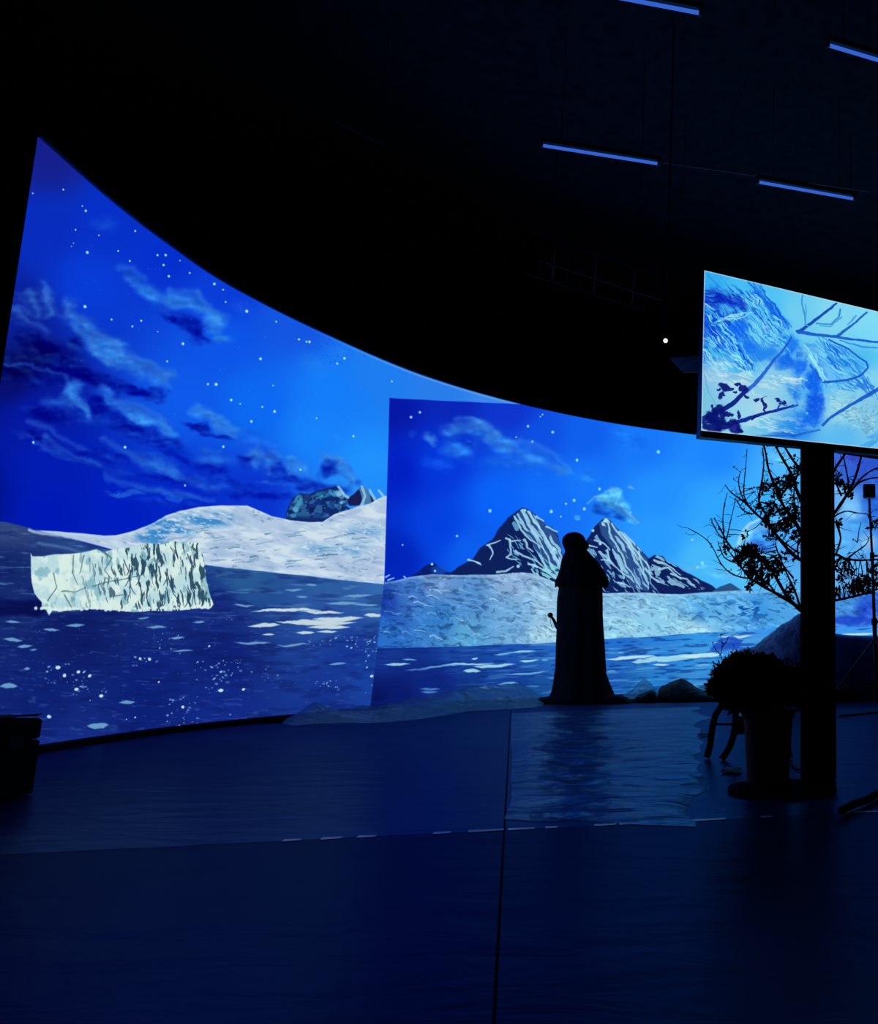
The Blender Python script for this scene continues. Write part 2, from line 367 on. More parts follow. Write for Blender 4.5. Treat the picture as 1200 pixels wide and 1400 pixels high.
# lower rolls
for x,y,rx,ry,a,c,al in ((95,560,20,30,20,(44,118,222),.9),(70,570,30,14,10,(24,70,190),.7),(60,590,55,20,8,(4,26,150),.9),(110,590,26,18,25,(5,32,165),.8),(108,575,12,22,-25,(52,128,226),.8),
   (150,565,34,18,22,(34,100,218),.9),(190,585,44,20,24,(48,122,222),.9),(225,600,24,18,40,(44,118,222),.8),(128,575,18,26,10,(2,26,160),.85),(165,600,50,18,18,(2,24,160),.95),(215,617,52,14,14,(2,28,170),.95),
   (250,640,60,10,10,(6,42,190),.7),(285,580,32,12,24,(50,130,228),.9),(310,596,22,14,30,(44,122,226),.8),(275,598,34,10,18,(1,26,165),.95),(300,605,22,6,12,(2,32,178),.8),
   (60,632,60,6,14,(26,75,190),.6),(100,648,60,7,16,(22,70,188),.6),(50,622,50,7,8,(5,24,150),.8),(150,660,70,12,10,(14,60,192),.6),(210,650,60,16,14,(34,98,210),.7),(170,690,40,5,6,(30,90,205),.7),
   (230,690,70,7,6,(26,84,202),.7),(130,640,60,10,14,(3,26,165),.7),(230,668,60,7,8,(3,28,172),.8),(290,640,40,14,14,(30,96,214),.7),(350,618,44,16,20,(26,90,222),.5),
   (345,637,20,16,0,(46,118,220),.9),(332,642,14,12,0,(3,30,170),.9),(372,640,22,16,0,(40,108,216),.85),(380,655,22,12,10,(6,40,182),.9),(405,648,20,14,0,(44,118,222),.8),(400,662,20,10,10,(5,38,180),.9),
   (452,642,24,14,20,(60,135,226),.9),(447,648,14,16,20,(6,45,182),.95),(470,655,22,10,20,(40,110,218),.8),(440,675,45,14,4,(6,38,178),.95),(478,664,10,14,0,(52,128,224),.8),(492,668,9,9,0,(30,100,220),.8),(420,672,30,16,-20,(5,38,180),.8),
   (300,675,80,14,6,(10,52,192),.75),(290,655,34,10,10,(4,32,175),.8),(250,705,90,8,4,(10,48,192),.6),(350,690,60,8,4,(4,34,178),.8),(370,672,30,6,6,(30,94,212),.7),(440,692,50,6,2,(16,62,198),.7)): B.dab(x,y,rx,ry,a,c,al,.7,12,.2)
for p in ([(135,545),(160,560),(190,568),(215,582),(238,605)],[(85,535),(92,548),(98,570),(118,590)],[(262,572),(280,568),(300,580),(318,595)],[(30,600),(70,612),(110,630)],[(140,620),(190,650),(240,655)],
   [(335,632),(350,622),(362,640),(370,655)],[(440,634),(455,632),(468,648),(485,662)],[(225,660),(260,672),(300,682)],[(140,670),(180,682),(230,684),(290,695)],[(395,640),(412,640),(420,655)],[(60,622),(100,640),(130,655)]): B.stroke(p, 6, 3, (62,138,228), .32, 8, 8)
B.relief(1.7, 34, 20)
# stars
ST = [(43,272,1.6),(84,261,2),(111,284,1.6),(116,291,2.6),(101,320,1.8),(134,326,1.6),(118,353,3),(160,347,1.8),(176,361,2),(184,316,2),(214,350,2.2),(225,349,2.6),(222,364,2.4),(229,380,2.6),(259,374,2),(294,388,2.8),(306,396,1.8),
 (337,427,3.2),(377,440,1.8),(408,465,2.2),(418,468,2),(422,468,2.6),(355,495,2.8),(470,491,2.6),(460,499,2.2),(249,478,3),(114,432,3.2),(150,448,2),(191,448,2),(179,457,2),(226,504,2),(284,534,2.2),(295,534,3.2),(315,556,2.6),(327,561,1.6),(357,564,2),
 (374,570,2.8),(342,585,2.6),(431,578,1.6),(482,602,2.2),(304,622,2.4),(168,628,2.8),(40,627,2.6),(372,533,1.6),(515,487,1.6),(536,522,1.8),(213,462,1.2),(309,414,1.8),(245,356,1.5),(98,340,1.2),(252,677,2),(409,651,2),(95,345,1.2)]
for x,y,r in ST: B.dab(x, y, r*.95, r*1.05, 0, (140,215,250), .8, .55, 0); B.dab(x, y, r*.55, r*.6, 0, (215,250,255), .8, .5, 0)
for _ in range(60):
    x = RNG.uniform(90, 520); y = RNG.uniform(300, 620)
    B.dab(x, y, .8, .8, 0, (90,170,250), .45, .5, 0)
for _ in range(26): B.dab(RNG.uniform(430,500), RNG.uniform(462,500), 1.1, 1, 0, (10,60,200), .7, .5, 0)
# thin light edge where the picture ends
edge = np.clip(1-np.abs((HW-vv*HW)-.012)/.014, 0, 1)*sst(400, 560, X)*.55
B.put(F_, edge*(X < 760), (130,170,235))
# jagged ice behind the snow field
Wr = B.win(385, 540, 665, 730)
B.poly([(388,712),(392,700),(398,690),(408,684),(420,686),(432,680),(445,676),(458,672),(464,680),(472,690),(470,700),(480,706),(490,712),(490,724),(388,724)], (16,40,105), 1, 2, 3)
for x,y,rx,ry,a,c in ((405,695,8,12,30,(60,150,190)),(402,706,7,5,0,(90,185,215)),(418,690,6,8,20,(30,60,120)),(440,686,14,7,-10,(40,120,170)),(455,682,9,6,20,(60,140,200)),(430,700,12,7,0,(20,50,125)),(452,700,10,6,10,(36,96,165)),(466,696,7,4,0,(110,190,220)),
   (462,683,6,9,-35,(130,195,225)),(412,712,10,6,0,(14,46,110)),(438,713,14,5,0,(26,70,140)),(424,706,5,5,0,(12,24,80)),(446,693,5,4,0,(14,30,90)),(398,714,6,4,0,(50,130,180))): B.dab(x,y,rx,ry,a,c,.9,.5,4)
w = B.win(388, 490, 668, 722); k_ = (sst(.5,.56,fbm(X[w]/7+Y[w]/9, Y[w]/6-X[w]/14, 4))*B.below([(388,716),(400,690),(420,688),(445,680),(458,675),(478,694),(490,720)],2)[w]*(X[w]<488)*(X[w]>390)*(1-sst(712,720,Y[w]))); B.put(w, k_*.45, (70,150,190)); k_ = sst(.53,.58,fbm(X[w]/8+41, Y[w]/6+X[w]/10, 4))*(k_ < .5)*B.below([(388,716),(400,690),(420,688),(445,680),(458,675),(478,694),(490,720)],2)[w]*(X[w]<488)*(X[w]>390); B.put(w, k_*.5*(1-sst(714,720,Y[w])), (14,34,96))
B.poly([(472,690),(480,684),(490,676),(495,672),(500,680),(498,692),(490,700),(476,700)], (24,30,84), 1, 2, 2)
B.poly([(490,676),(496,672),(506,684),(514,690),(512,698),(500,700),(494,690)], (70,120,170), 1, 2, 2)
B.poly([(505,684),(512,692),(520,690),(518,696),(508,697)], (26,34,90), 1, 2, 1)
for p in ([(461,673),(468,684),(474,688)],[(494,673),(498,686),(494,700)],[(505,678),(512,690)],[(518,678),(524,686),(528,690)]): B.stroke(p, 3, 4, (150,205,225), .8, 1.5, 2)
# snow field
sky1 = [(-200,748),(35,745),(80,746),(140,749),(155,748),(180,741),(205,730),(225,719),(245,712),(270,706),(300,703),(336,702),(350,708),(370,716),(395,721),(420,723),(440,722),(455,712),(472,706),(490,700),(505,696),(518,688),(530,684),(560,690)]
bot1 = [(-200,742),(30,742),(60,748),(100,756),(140,765),(165,772),(230,778),(290,786),(340,790),(400,795),(460,800),(530,806),(560,806)]
ms = B.below(sky1, 1.6, 1)*(1-B.below(bot1, 2, 1.5))
x_, y_ = rot(X, Y, 10)
n1 = fbm(x_/22, y_/5, 4); n2 = fbm(x_/9+40, y_/3.2, 3); n3 = fbm(X/30+9, Y/16, 3)
snow = mix(np.broadcast_to(C3(176,198,226), B.I.shape), C3(205,224,236), sst(.35, .7, n1))
snow = mix(snow, C3(88,128,160), sst(.66, .78, n2)*sst(.38, .6, n3)*.6)
snow = mix(snow, C3(150,178,214), sst(.5, .75, n3)*.5)
teal = np.zeros_like(X)
for cx,cy,rx,ry in ((225,735,42,18),(285,722,40,12),(500,735,34,16),(480,760,40,10),(210,748,30,12),(430,760,30,10)):
    teal = np.maximum(teal, np.clip(1.25-np.hypot((X-cx)/rx, (Y-cy)/ry), 0, 1)*(.95 if cx < 300 else .4))
snow = mix(snow, C3(40,125,195), np.clip(teal*sst(.34, .62, n1*.6+n2*.4)*1.3, 0, .85))
snow = mix(snow, C3(215,236,246), sst(.62, .72, fbm(x_/6, y_/3, 3))*.6*(teal > .1))
B.put(F_, ms, snow)
RS = np.random.RandomState(3)
for _ in range(70):
    x = RS.uniform(240, 525); y = RS.uniform(735, 795)
    if y > np.interp(x, [p[0] for p in bot1], [p[1] for p in bot1])-6: continue
    if y < np.interp(x, [p[0] for p in sky1], [p[1] for p in sky1])+12: continue
    L = RS.uniform(3, 11); B.stroke([(x-L, y+L*.18), (x, y-L*.05), (x+L, y-L*.12)], 1.4, .8, (70,120,150) if RS.rand() < .6 else (110,150,190), RS.uniform(.3,.75), 1.4, 3)
# hill edge glow
B.put(F_, B.below([(a, b+.5) for a, b in sky1], 1)*(1-B.below([(a, b+3) for a, b in sky1], 2))*ms*.4, (200,225,240))
# ---- water of outer picture
shore = [(-200,740),(0,736),(30,742),(60,749),(100,757),(140,766),(165,772),(230,778),(290,786),(340,790),(400,795),(460,800),(530,806),(560,806)]
mw = B.below(shore, 2, 1)
wat = B.field([(10,745,(50,70,125)),(10,790,(18,38,105)),(100,765,(40,72,135)),(100,800,(14,34,105)),(330,800,(40,92,150)),(450,815,(45,95,160)),(520,815,(50,105,175)),(450,840,(40,80,160)),(300,840,(20,42,125)),(100,880,(13,28,100)),(300,900,(14,32,115)),
   (480,900,(20,52,145)),(60,960,(14,34,115)),(200,960,(12,32,118)),(100,1020,(20,44,130)),(300,980,(18,42,135)),(450,960,(20,50,140)),(500,930,(24,66,160))], 60)
r1 = fbm(X/34, Y/3.4, 4); r2 = fbm(X/14+20, Y/2.2, 3)
deep = sst(800, 900, Y)
wat = mix(wat, C3(88,140,190), sst(.6, .75, r1)*(1-deep)*.55)
wat = mix(wat, C3(10,22,90), sst(.5, .75, fbm(X/30+70, Y/6, 3))*.35)
wat = mix(wat, C3(60,90,170), sst(.66, .8, r2)*.4)
B.put(F_, mw, wat)
B.stroke([(35,746),(80,752),(130,760),(165,768)], 3, 2, (170,195,220), .9, 4, 3)
B.stroke([(50,762),(90,768),(130,776)], 3, 1, (90,130,175), .6, 4, 3)
B.poly([(-80,838),(60,838),(64,850),(50,858),(-80,860)], (4,8,70), .75, 8, 3)
IC = [(12,866,20,3),(100,868,28,3.2),(68,874,24,3.4),(14,890,30,5),(32,897,22,4),(8,948,28,6.5),(132,995,30,7),(172,966,24,4.5),(212,867,30,3),(240,880,22,3.5),(250,896,26,2.6),(75,1029,26,4),(194,856,16,2.4),(45,902,10,2),(34,927,10,3),
  (272,860,12,2),(395,842,90,4.2),(430,857,110,6.5),(372,843,60,3),(440,844,60,4),(460,852,70,6),(360,862,44,5.5),(448,862,60,6),(416,871,26,4.5),(446,869,28,4),(470,832,50,5),(500,834,34,4),(512,847,30,5),(330,836,30,3),(400,815,22,3),(424,809,16,3),
  (460,912,24,3.5),(365,875,18,3),(410,824,14,3),(345,886,50,3),(400,887,44,3),(270,861,14,2),(490,820,40,4)]
for x,y,L,t in IC:
    br = 1 if y > 826 and x > 320 else .7
    c = (205,225,228) if (x > 340 and y > 838 and y < 878) else (110,165,205) if y > 800 and x < 320 else (110,160,205)
    B.poly([(x-L/2,y+t*.12),(x-L*.3,y-t*.25),(x,y-t*.5),(x+L*.3,y-t*.4),(x+L/2,y-t*.15),(x+L*.25,y+t*.35),(x-L*.15,y+t*.5)], c, .92, 1.6, 3.5)
def specks(n, x0, x1, y0, y1, s0, s1, seed, c=(170,215,245), al=.8, el=1.6):
    r = np.random.RandomState(seed)
    for _ in range(int(n*.62)):
        x = r.uniform(x0, x1); y = r.uniform(y0, y1); s = s0*.8+(s1-s0)*r.rand()**2.2
        B.dab(x, y, s*r.uniform(1, el), s*.8, r.uniform(-40, 20), c, al*r.uniform(.4, 1), .6, 3)
specks(40, 55, 120, 918, 945, 1, 2.6, 1); specks(26, 90, 150, 945, 965, 1, 3, 2); specks(20, 180, 215, 905, 915, 1, 2.6, 3); specks(60, 265, 330, 908, 935, 1, 2.6, 4); specks(26, 232, 275, 955, 975, .8, 2.4, 5)
specks(40, 225, 275, 975, 1000, .8, 2.5, 6); specks(70, 420, 520, 874, 892, .8, 2.6, 7, (190,220,245)); specks(26, 430, 465, 932, 945, .8, 2, 8); specks(30, 40, 330, 850, 1010, .8, 2, 9, (120,170,220)); specks(120, 10, 500, 850, 990, .7, 1.6, 10, (70,110,190), .7)
specks(26, 280, 310, 928, 952, 1, 3, 12, (120,200,230)); specks(24, 500, 520, 890, 960, 1, 2.4, 13); specks(26, 185, 250, 875, 900, .8, 2, 14); specks(20, 340, 400, 918, 940, .8, 2.2, 15, (120,160,220))
for x,y,s in ((105,928,3.4),(77,924,4),(103,950,4),(138,957,4),(66,986,3.6),(185,982,2),(218,936,1.8),(508,928,3),(250,970,3),(86,932,3.4),(120,932,3),(285,893,1.8),(172,986,1.5),(300,948,4),(332,946,3),(190,910,3),(205,909,3)): B.dab(x,y,s*1.0,s*.75,-15,(205,235,245),.95,.5,4)
# ---- ice block floating at the left
ICEB = [(38,776),(41,780),(55,779),(70,776),(90,775),(105,773),(130,768),(140,772),(150,768),(170,764),(185,760),(200,757),(220,758),(235,754),(255,754),(270,755),(276,772),(280,800),(284,820),(290,836),(286,841),(268,842),(240,846),
        (210,846),(180,849),(150,847),(120,847),(85,850),(68,850),(64,856),(60,850),(54,848),(54,840),(44,828),(40,815),(39,790)]
def ice(Xw, Yw):
    base = mix(np.broadcast_to(C3(184,218,224), Xw.shape+(3,)), C3(214,236,230), sst(.35, .65, fbm(Xw/14, Yw/10, 3)))
    xr = (Xw-40)/240; lean = Xw+(Yw-800)*(-.12)
    n = fbm(lean/2.7+1.3*vn(Xw/8, Yw/8), Yw/15, 3); n4 = fbm(Xw/7+30, Yw/11+lean/40, 3)
    base = mix(base, C3(96,160,180), sst(.62, .74, fbm(Xw/12+8, Yw/16, 3))*.6)
    k = sst(.62-.11*xr.clip(0,1), .68-.09*xr.clip(0,1), n)*sst(.1, .6, xr)*sst(.34, .5, n4+.10*xr)
    base = mix(base, C3(36,70,92), k*.92)
    return base
B.poly(ICEB, None, 1, 1.6, 1.5, shade=ice)
for p in ([(125,816),(150,809),(185,803)],[(82,826),(100,824),(116,818)],[(138,772),(150,780),(140,795),(150,806)],[(62,838),(75,820),(70,800)],[(85,830),(96,850)],[(148,830),(170,826)],[(98,776),(96,800),(104,815)],[(112,776),(106,800)]): B.stroke(p, 1.6, 1, (60,100,110), .7, 1.2, 3)
RS = np.random.RandomState(8)
for _ in range(26):
    x = RS.uniform(165, 280); y = RS.uniform(765, 835); L = RS.uniform(5, 15); a = RS.uniform(-5, 7)
    B.stroke([(x-a*.5, y-L), (x+RS.uniform(-2,2), y), (x+a, y+L*.6)], 1.4, .8, (30,60,90), .8, 1.1, 2)
for x in np.arange(48, 284, 4.6): B.dab(x+RS.uniform(-2,2), np.interp(x, [54,150,290], [849,847,840])+RS.uniform(-2.5,1), 3, 2.4, 0, (214,234,234), .9, .5, 2)

# ---- inner picture (the camera's own view) painted over it
B.clip = inner.astype(np.float32)
B.put(F_, np.ones_like(X), B.field([(540,560,(6,24,165)),(620,553,(10,38,185)),(700,560,(14,52,205)),(545,650,(2,32,195)),(540,770,(2,36,185)),(600,640,(4,55,220)),(600,730,(4,65,225)),(680,690,(10,100,250)),(640,760,(12,95,240)),(740,600,(14,80,228)),
  (740,680,(16,110,250)),(800,600,(16,95,238)),(800,660,(22,120,252)),(880,610,(22,120,250)),(900,680,(34,145,255)),(900,740,(40,155,255)),(980,620,(28,135,255)),(980,700,(46,165,255)),(960,770,(70,185,250)),(1020,770,(90,195,250)),
  (1040,680,(60,175,255)),(1080,640,(80,185,255)),(1160,625,(60,100,215)),(1170,650,(44,90,205)),(1160,690,(110,185,248)),(1150,750,(90,180,250)),(1195,700,(40,110,220)),(1190,640,(40,80,200)),(1150,790,(100,180,245)),(1350,700,(40,120,230))], 50))
CL = (54,138,228)
B.track = np.zeros_like(X)
for x,y,rx,ry,a,c,al in ((565,598,10,12,0,(20,80,215),.5),(590,603,14,12,10,(60,140,230),.6),(620,590,24,18,0,(44,118,222),.85),(650,585,26,18,0,(58,138,228),.85),(668,598,22,20,0,(60,145,232),.85),(640,575,14,8,0,(40,110,220),.6),(625,620,34,22,10,(40,125,232),.75),
   (690,615,32,20,14,(52,140,236),.85),(730,630,34,18,16,(52,142,238),.75),(765,645,24,10,16,(60,150,240),.7),(700,640,60,12,4,(36,125,242),.6),(640,608,28,9,28,(6,58,200),.8),(655,597,16,9,10,(14,75,210),.75),(622,605,14,9,20,(8,58,200),.7),(600,640,30,14,20,(16,90,235),.5),
   (800,655,20,12,0,(36,130,245),.5),(860,600,40,20,20,(26,115,248),.5)): B.dab(x,y,rx,ry,a,c,al,.85,9,.15)
for p in ([(585,600),(595,610)],[(620,575),(640,572),(665,580),(682,598)],[(690,605),(735,612),(760,628),(780,645)]): B.stroke(p, 5, 2, (90,170,240), .28, 8, 8)
B.relief(2.0, 30, 18, 5)
B.track = np.zeros_like(X)
# little cumulus
for x,y,rx,ry,a,c,al in ((835,690,22,16,0,(70,165,225),.95),(822,683,16,8,-10,(90,180,235),.8),(840,676,12,10,0,(90,180,232),.9),(848,695,20,12,30,(60,150,225),.9),(862,712,14,7,30,(70,160,235),.8),(820,700,14,12,0,(20,90,200),.95),(836,708,26,8,10,(18,92,210),.9),(850,704,12,6,20,(50,140,220),.8),
   (787,712,7,6,0,(70,170,235),.6),(862,671,7,2.5,20,(120,205,240),.6)): B.dab(x,y,rx,ry,a,c,al,.5,5,.2)
for p in ([(803,692),(810,682),(828,680)],[(826,676),(838,672),(845,680),(842,694)],[(850,694),(862,708),(872,718)]): B.stroke(p, 2, 1, (140,215,240), .45, 3, 4)
# half-round pale cloud and the clouds right of the tree
B.dab(1035, 742, 26, 26, 0, (120,190,240), .8, .4, 3); B.dab(1042, 744, 24, 22, 0, (50,125,225), .95, .5, 3)
B.stroke([(1009,748),(1014,732),(1024,720),(1036,714)], 5, 3, (165,220,242), .8, 3, 1)
for x,y,rx,ry,a,c,al in ((1075,760,34,14,0,(60,120,225),.6),(1060,720,30,14,0,(120,195,245),.5),(1075,690,26,40,0,(120,200,250),.45),(1070,625,30,20,0,(110,195,250),.5),(1165,625,26,18,0,(46,70,195),.8),(1190,655,20,20,0,(50,90,205),.6),(1150,675,18,22,0,(130,200,250),.8),(1165,700,24,18,0,(140,205,250),.7),
   (1192,690,18,16,0,(34,100,215),.8),(1172,722,22,12,0,(60,140,228),.7),(1190,745,20,16,0,(150,205,248),.8),(1160,745,22,10,0,(90,180,250),.7),(1170,765,26,8,0,(80,160,240),.6),(1160,790,30,14,0,(90,150,235),.6),(1000,790,50,8,2,(100,190,240),.6),(950,780,40,6,2,(110,200,245),.5),
   (1060,775,40,14,0,(90,160,235),.6)): B.dab(x,y,rx,ry,a,c,al,.8,9,.3)
B.relief(1.8, 20, 14, 9)
for x,y,r in ((562,573,2.6),(574,566,2.4),(669,704,3),(624,739,2.2),(721,584,2.4),(755,592,2.6),(727,606,2),(705,600,1.5),(788,631,2.4),(784,688,2.8),(798,700,2.8),(753,704,3),(900,619,3.2),(819,672,2.6),(773,693,2),(788,632,2),(960,774,3),(953,780,2),(752,705,1.6),(946,742,2),(550,752,1.6),(741,567,1.6),(738,570,1.4),
   (862,705,1.6),(766,711,1.6)): B.dab(x,y,r,r*1.1,0,(150,225,250),.85,.55,0)
# far hills and peaks
PEAK = (13,32,92)
B.poly([(560,794),(572,788),(578,782),(585,778),(592,776),(600,782),(612,788),(640,792)], (10,30,110), 1, 2, 2)
B.dab(600, 786, 14, 8, 0, (20,80,190), .7, .5, 2); B.dab(636, 784, 10, 5, 0, (40,110,210), .6, .5, 2)
B.poly([(610,792),(626,780),(640,774),(646,770),(655,756),(664,750),(674,742),(684,726),(694,714),(704,706),(714,699),(722,702),(734,710),(745,722),(754,726),(763,738),(768,760),(775,800),(775,815),(610,800)], PEAK, 1, 2, 2.5)
B.poly([(775,800),(795,760),(803,740),(812,726),(822,716),(830,713),(838,722),(850,734),(862,744),(876,758),(886,768),(896,764),(906,766),(914,774),(926,778),(940,788),(955,796),(975,806),(985,814),(975,818),(880,818),(800,822),(770,815)], PEAK, 1, 2, 2.5)
B.poly([(975,812),(985,806),(998,802),(1008,808),(1018,814),(975,818)], (40,80,130), 1, 2, 2)
def streaks(poly, ang, thr, col, al, seed, sx=22, sy=3.2):
    def sh(Xw, Yw): return np.broadcast_to(C3(*col), Xw.shape+(3,))
    xs = [p[0] for p in poly]; ys = [p[1] for p in poly]; w = B.win(min(xs)-4, max(xs)+4, min(ys)-4, max(ys)+4)
    Xw, Yw = B.X[w]+5*B.W1[w], B.Y[w]+5*B.W2[w]; u, v = rot(Xw, Yw, ang)
    k = sst(thr, thr+.07, fbm(u/sx+seed, v/sy+seed*3, 3))
    ins = np.zeros(Xw.shape, bool)
    for i in range(len(poly)):
        (ax, ay), (bx, by) = poly[i], poly[(i+1) % len(poly)]
        if ay != by: ins ^= ((ay > Yw) != (by > Yw)) & (Xw < (bx-ax)*(Yw-ay)/(by-ay)+ax)
    B.put(w, k*ins*al, col)
P1 = [(716,700),(734,710),(745,722),(754,727),(764,742),(770,770),(772,802),(755,795),(742,775),(730,755),(716,728),(700,712)]
P2 = [(830,714),(842,726),(862,744),(884,768),(890,795),(886,814),(862,808),(846,780),(836,755),(822,735),(818,722)]
P3 = [(886,772),(900,765),(914,774),(930,780),(955,797),(975,810),(950,812),(920,806),(900,800),(888,790)]
P4 = [(800,745),(815,735),(840,775),(860,806),(840,816),(812,812),(790,800),(786,780)]
for P_ in (P1, P2): B.poly(P_, (52,92,155), .75, 3, 3)
streaks(P1, 58, .50, (150,205,235), .9, 3); streaks(P2, 55, .48, (150,205,235), .9, 5); streaks(P3, 32, .52, (150,205,232), .8, 9, 14, 3); streaks(P4, 50, .56, (120,180,220), .85, 12, 12, 3)
streaks([(740,760),(772,770),(776,815),(720,792)], 30, .54, (130,215,225), .9, 17, 12, 3); streaks([(850,780),(886,780),(900,816),(850,816)], 60, .52, (130,190,225), .7, 23, 12, 3); streaks([(704,712),(730,745),(740,790),(700,780),(690,740)], 50, .62, (110,180,220), .8, 31, 14, 3)
SN = (165,220,238)
for p in ([(713,703),(724,725),(740,752),(752,772),(764,796)],[(722,705),(738,728),(752,752),(764,775)],[(733,710),(742,716)],[(746,724),(762,732)],[(703,714),(712,730),(722,742),(744,758)],[(692,742),(700,747),(712,744)],[(697,744),(700,762),(692,768),(706,770)],[(706,758),(716,766),(735,775),(752,786)],
   [(666,752),(680,746),(684,744)],[(668,752),(672,762),(670,772)],[(650,776),(656,780)],[(680,788),(692,786),(702,780)],[(640,772),(654,778)],[(722,778),(745,785),(765,800)],[(726,786),(740,800),(762,805)],[(735,790),(750,812)],[(716,742),(722,756),(730,762)],[(752,760),(758,768)],
   [(828,716),(836,740),(850,765),(866,792),(874,806)],[(836,722),(852,745),(872,770)],[(846,732),(862,752),(884,776)],[(812,742),(826,748),(834,758)],[(830,757),(834,772),(822,770)],[(820,760),(834,772),(848,784),(866,800)],[(805,750),(816,752)],[(790,800),(808,796)],[(894,770),(912,778),(930,790)],[(900,784),(914,782),(930,796)],
   [(845,800),(860,808)],[(918,790),(936,796),(950,808)],[(880,780),(890,790),(902,800)],[(872,760),(880,790)],[(850,780),(852,795)]): B.stroke(p, 2.6, 1.4, SN, .85, 1.4, 4)
for x,y,r in ((717,703,2.5),(827,717,3.6),(824,722,2.6),(700,790,2),(590,778,2.4),(594,787,2),(708,780,3),(757,756,3),(810,730,2.5),(820,748,3)): B.dab(x,y,r,r,0,(170,230,245),.9,.5,1)
for p in ([(527,796),(532,793)],[(530,800),(538,797)],[(552,795),(558,800),(548,804)]): B.stroke(p, 2, 1.4, (160,225,245), .8, 1)
# snow bank
sky2 = [(480,806),(515,806),(525,802),(540,800),(560,795),(590,791),(630,792),(680,791),(700,789),(712,788),(730,791),(750,797),(770,806),(790,813),(830,816),(880,815),(930,816),(1000,812),(1100,810),(1400,806)]
bot2 = [(480,892),(515,891),(560,890),(610,888),(680,886),(730,884),(760,882),(830,877),(870,875),(960,868),(1010,866),(1060,862),(1400,850)]
ms = B.below(sky2, 1.6, 1.5)*(1-B.below(bot2, 1.6, 1))
base = B.field([(525,830,(24,62,170)),(530,870,(40,110,200)),(560,820,(60,115,195)),(600,800,(110,150,205)),(600,850,(50,125,200)),(640,830,(80,140,205)),(640,870,(90,165,215)),(700,800,(140,175,215)),(700,850,(110,170,220)),(750,830,(150,195,225)),(750,870,(160,205,230)),
   (850,830,(130,185,225)),(850,865,(150,210,238)),(900,860,(140,205,238)),(960,840,(80,165,225)),(1000,830,(90,170,228)),(1040,840,(60,150,225)),(1060,830,(80,165,230)),(950,865,(170,220,240)),(1160,830,(70,150,225)),(1180,860,(120,190,245)),(1180,840,(20,60,200))], 40)
x_, y_ = rot(X, Y, -8+28*0)
xk, yk = rot(X+7*B.W1, Y+7*B.W2, 22)
na = fbm(xk/13, yk/3.6, 4); nb = fbm(X/11+60+B.W1, Y/4+B.W2*2, 4); nc = fbm(xk/6+11, yk/2.4, 3)
base = mix(base, base*.5+C3(6,40,100)*.5, sst(.54, .70, nb)*.8*(1-.72*sst(620, 760, X)))
base = mix(base, np.clip(base*1.1+.06, 0, 1), sst(.52, .75, na)*.7)
base = mix(base, base*.62, sst(.62, .74, nc)*.5)
base = mix(base, C3(20,85,170), sst(.54, .62, nb)*np.clip(1.2-np.hypot((X-1010)/75, (Y-838)/16), 0, 1))
B.put(F_, ms, base)
B.put(F_, (B.below([(a, b+.5) for a, b in sky2], 1)*(1-B.below([(a, b+3.5) for a, b in sky2], 2.5)))*ms*.35, (190,225,240))
RS = np.random.RandomState(5)
for _ in range(150):
    x = RS.uniform(530, 1085); y = RS.uniform(800, 880)
    if y > np.interp(x, [p[0] for p in bot2], [p[1] for p in bot2])-5 or y < np.interp(x, [p[0] for p in sky2], [p[1] for p in sky2])+5: continue
    L = RS.uniform(3, 9); dk = RS.rand() < .55
    B.stroke([(x-L, y-L*.05), (x-L*.2, y-L*.18), (x+L, y+L*.35)], 1.6, .7, (30,80,145) if dk else (190,230,245), RS.uniform(.25,.65), 1.3, 5)
# inner water
mw = B.below(bot2, 1.5, .8)
wat = B.field([(530,900,(22,55,145)),(540,950,(10,26,110)),(600,930,(14,36,125)),(620,900,(24,70,160)),(700,900,(28,82,175)),(700,930,(20,60,150)),(750,895,(36,100,190)),(640,960,(14,50,125)),(740,950,(24,80,150)),(840,890,(34,110,205)),(840,930,(26,90,180)),(900,890,(40,130,220)),
   (900,930,(36,125,205)),(960,885,(50,150,230)),(960,920,(50,145,220)),(960,945,(46,130,200)),(870,945,(30,100,170)),(1030,880,(60,150,235)),(1160,880,(60,150,240)),(520,960,(8,20,90))], 40)
r1 = fbm(X/40+3, (Y+X*.05)/3.2, 4); r2 = fbm(X/20+33, (Y+X*.05)/2.4, 3)
wat = mix(wat, C3(90,160,215), sst(.58, .72, r1)*sst(560, 800, X)*.6); wat = mix(wat, C3(10,36,120), sst(.55, .7, r2)*.5)
B.put(F_, mw, wat)
WS = [(543,912,36,3.2,2),(560,905,20,2,1),(648,902,10,3,2),(690,897,32,3,1),(716,895,32,2.6,2),(640,911,70,2.6,2),(675,912,60,4,2),(645,919,26,4.5,2),(605,914,60,2,1),(724,907,28,3,2),(745,906,10,2.4,1),(575,917,46,2,0),(720,922,60,2.6,1),(668,942,28,4,1),(695,937,32,4,1),(587,944,28,3,0),
  (586,948,24,3,0),(862,902,70,4.5,3),(880,907,34,5,2),(920,902,80,8,2),(960,899,60,6,3),(1010,905,50,6,3),(903,911,24,2.6,3),(850,895,10,2,1),(835,920,16,2,1),(960,911,22,3,1),(1150,884,60,3,3),(1170,870,60,4,3),(900,885,60,1.6,0),(880,920,60,2,0),(940,925,50,2,0),(980,935,40,2,0),(1000,890,60,2.5,2),(990,880,30,3,2),(1005,873,50,3,3)]
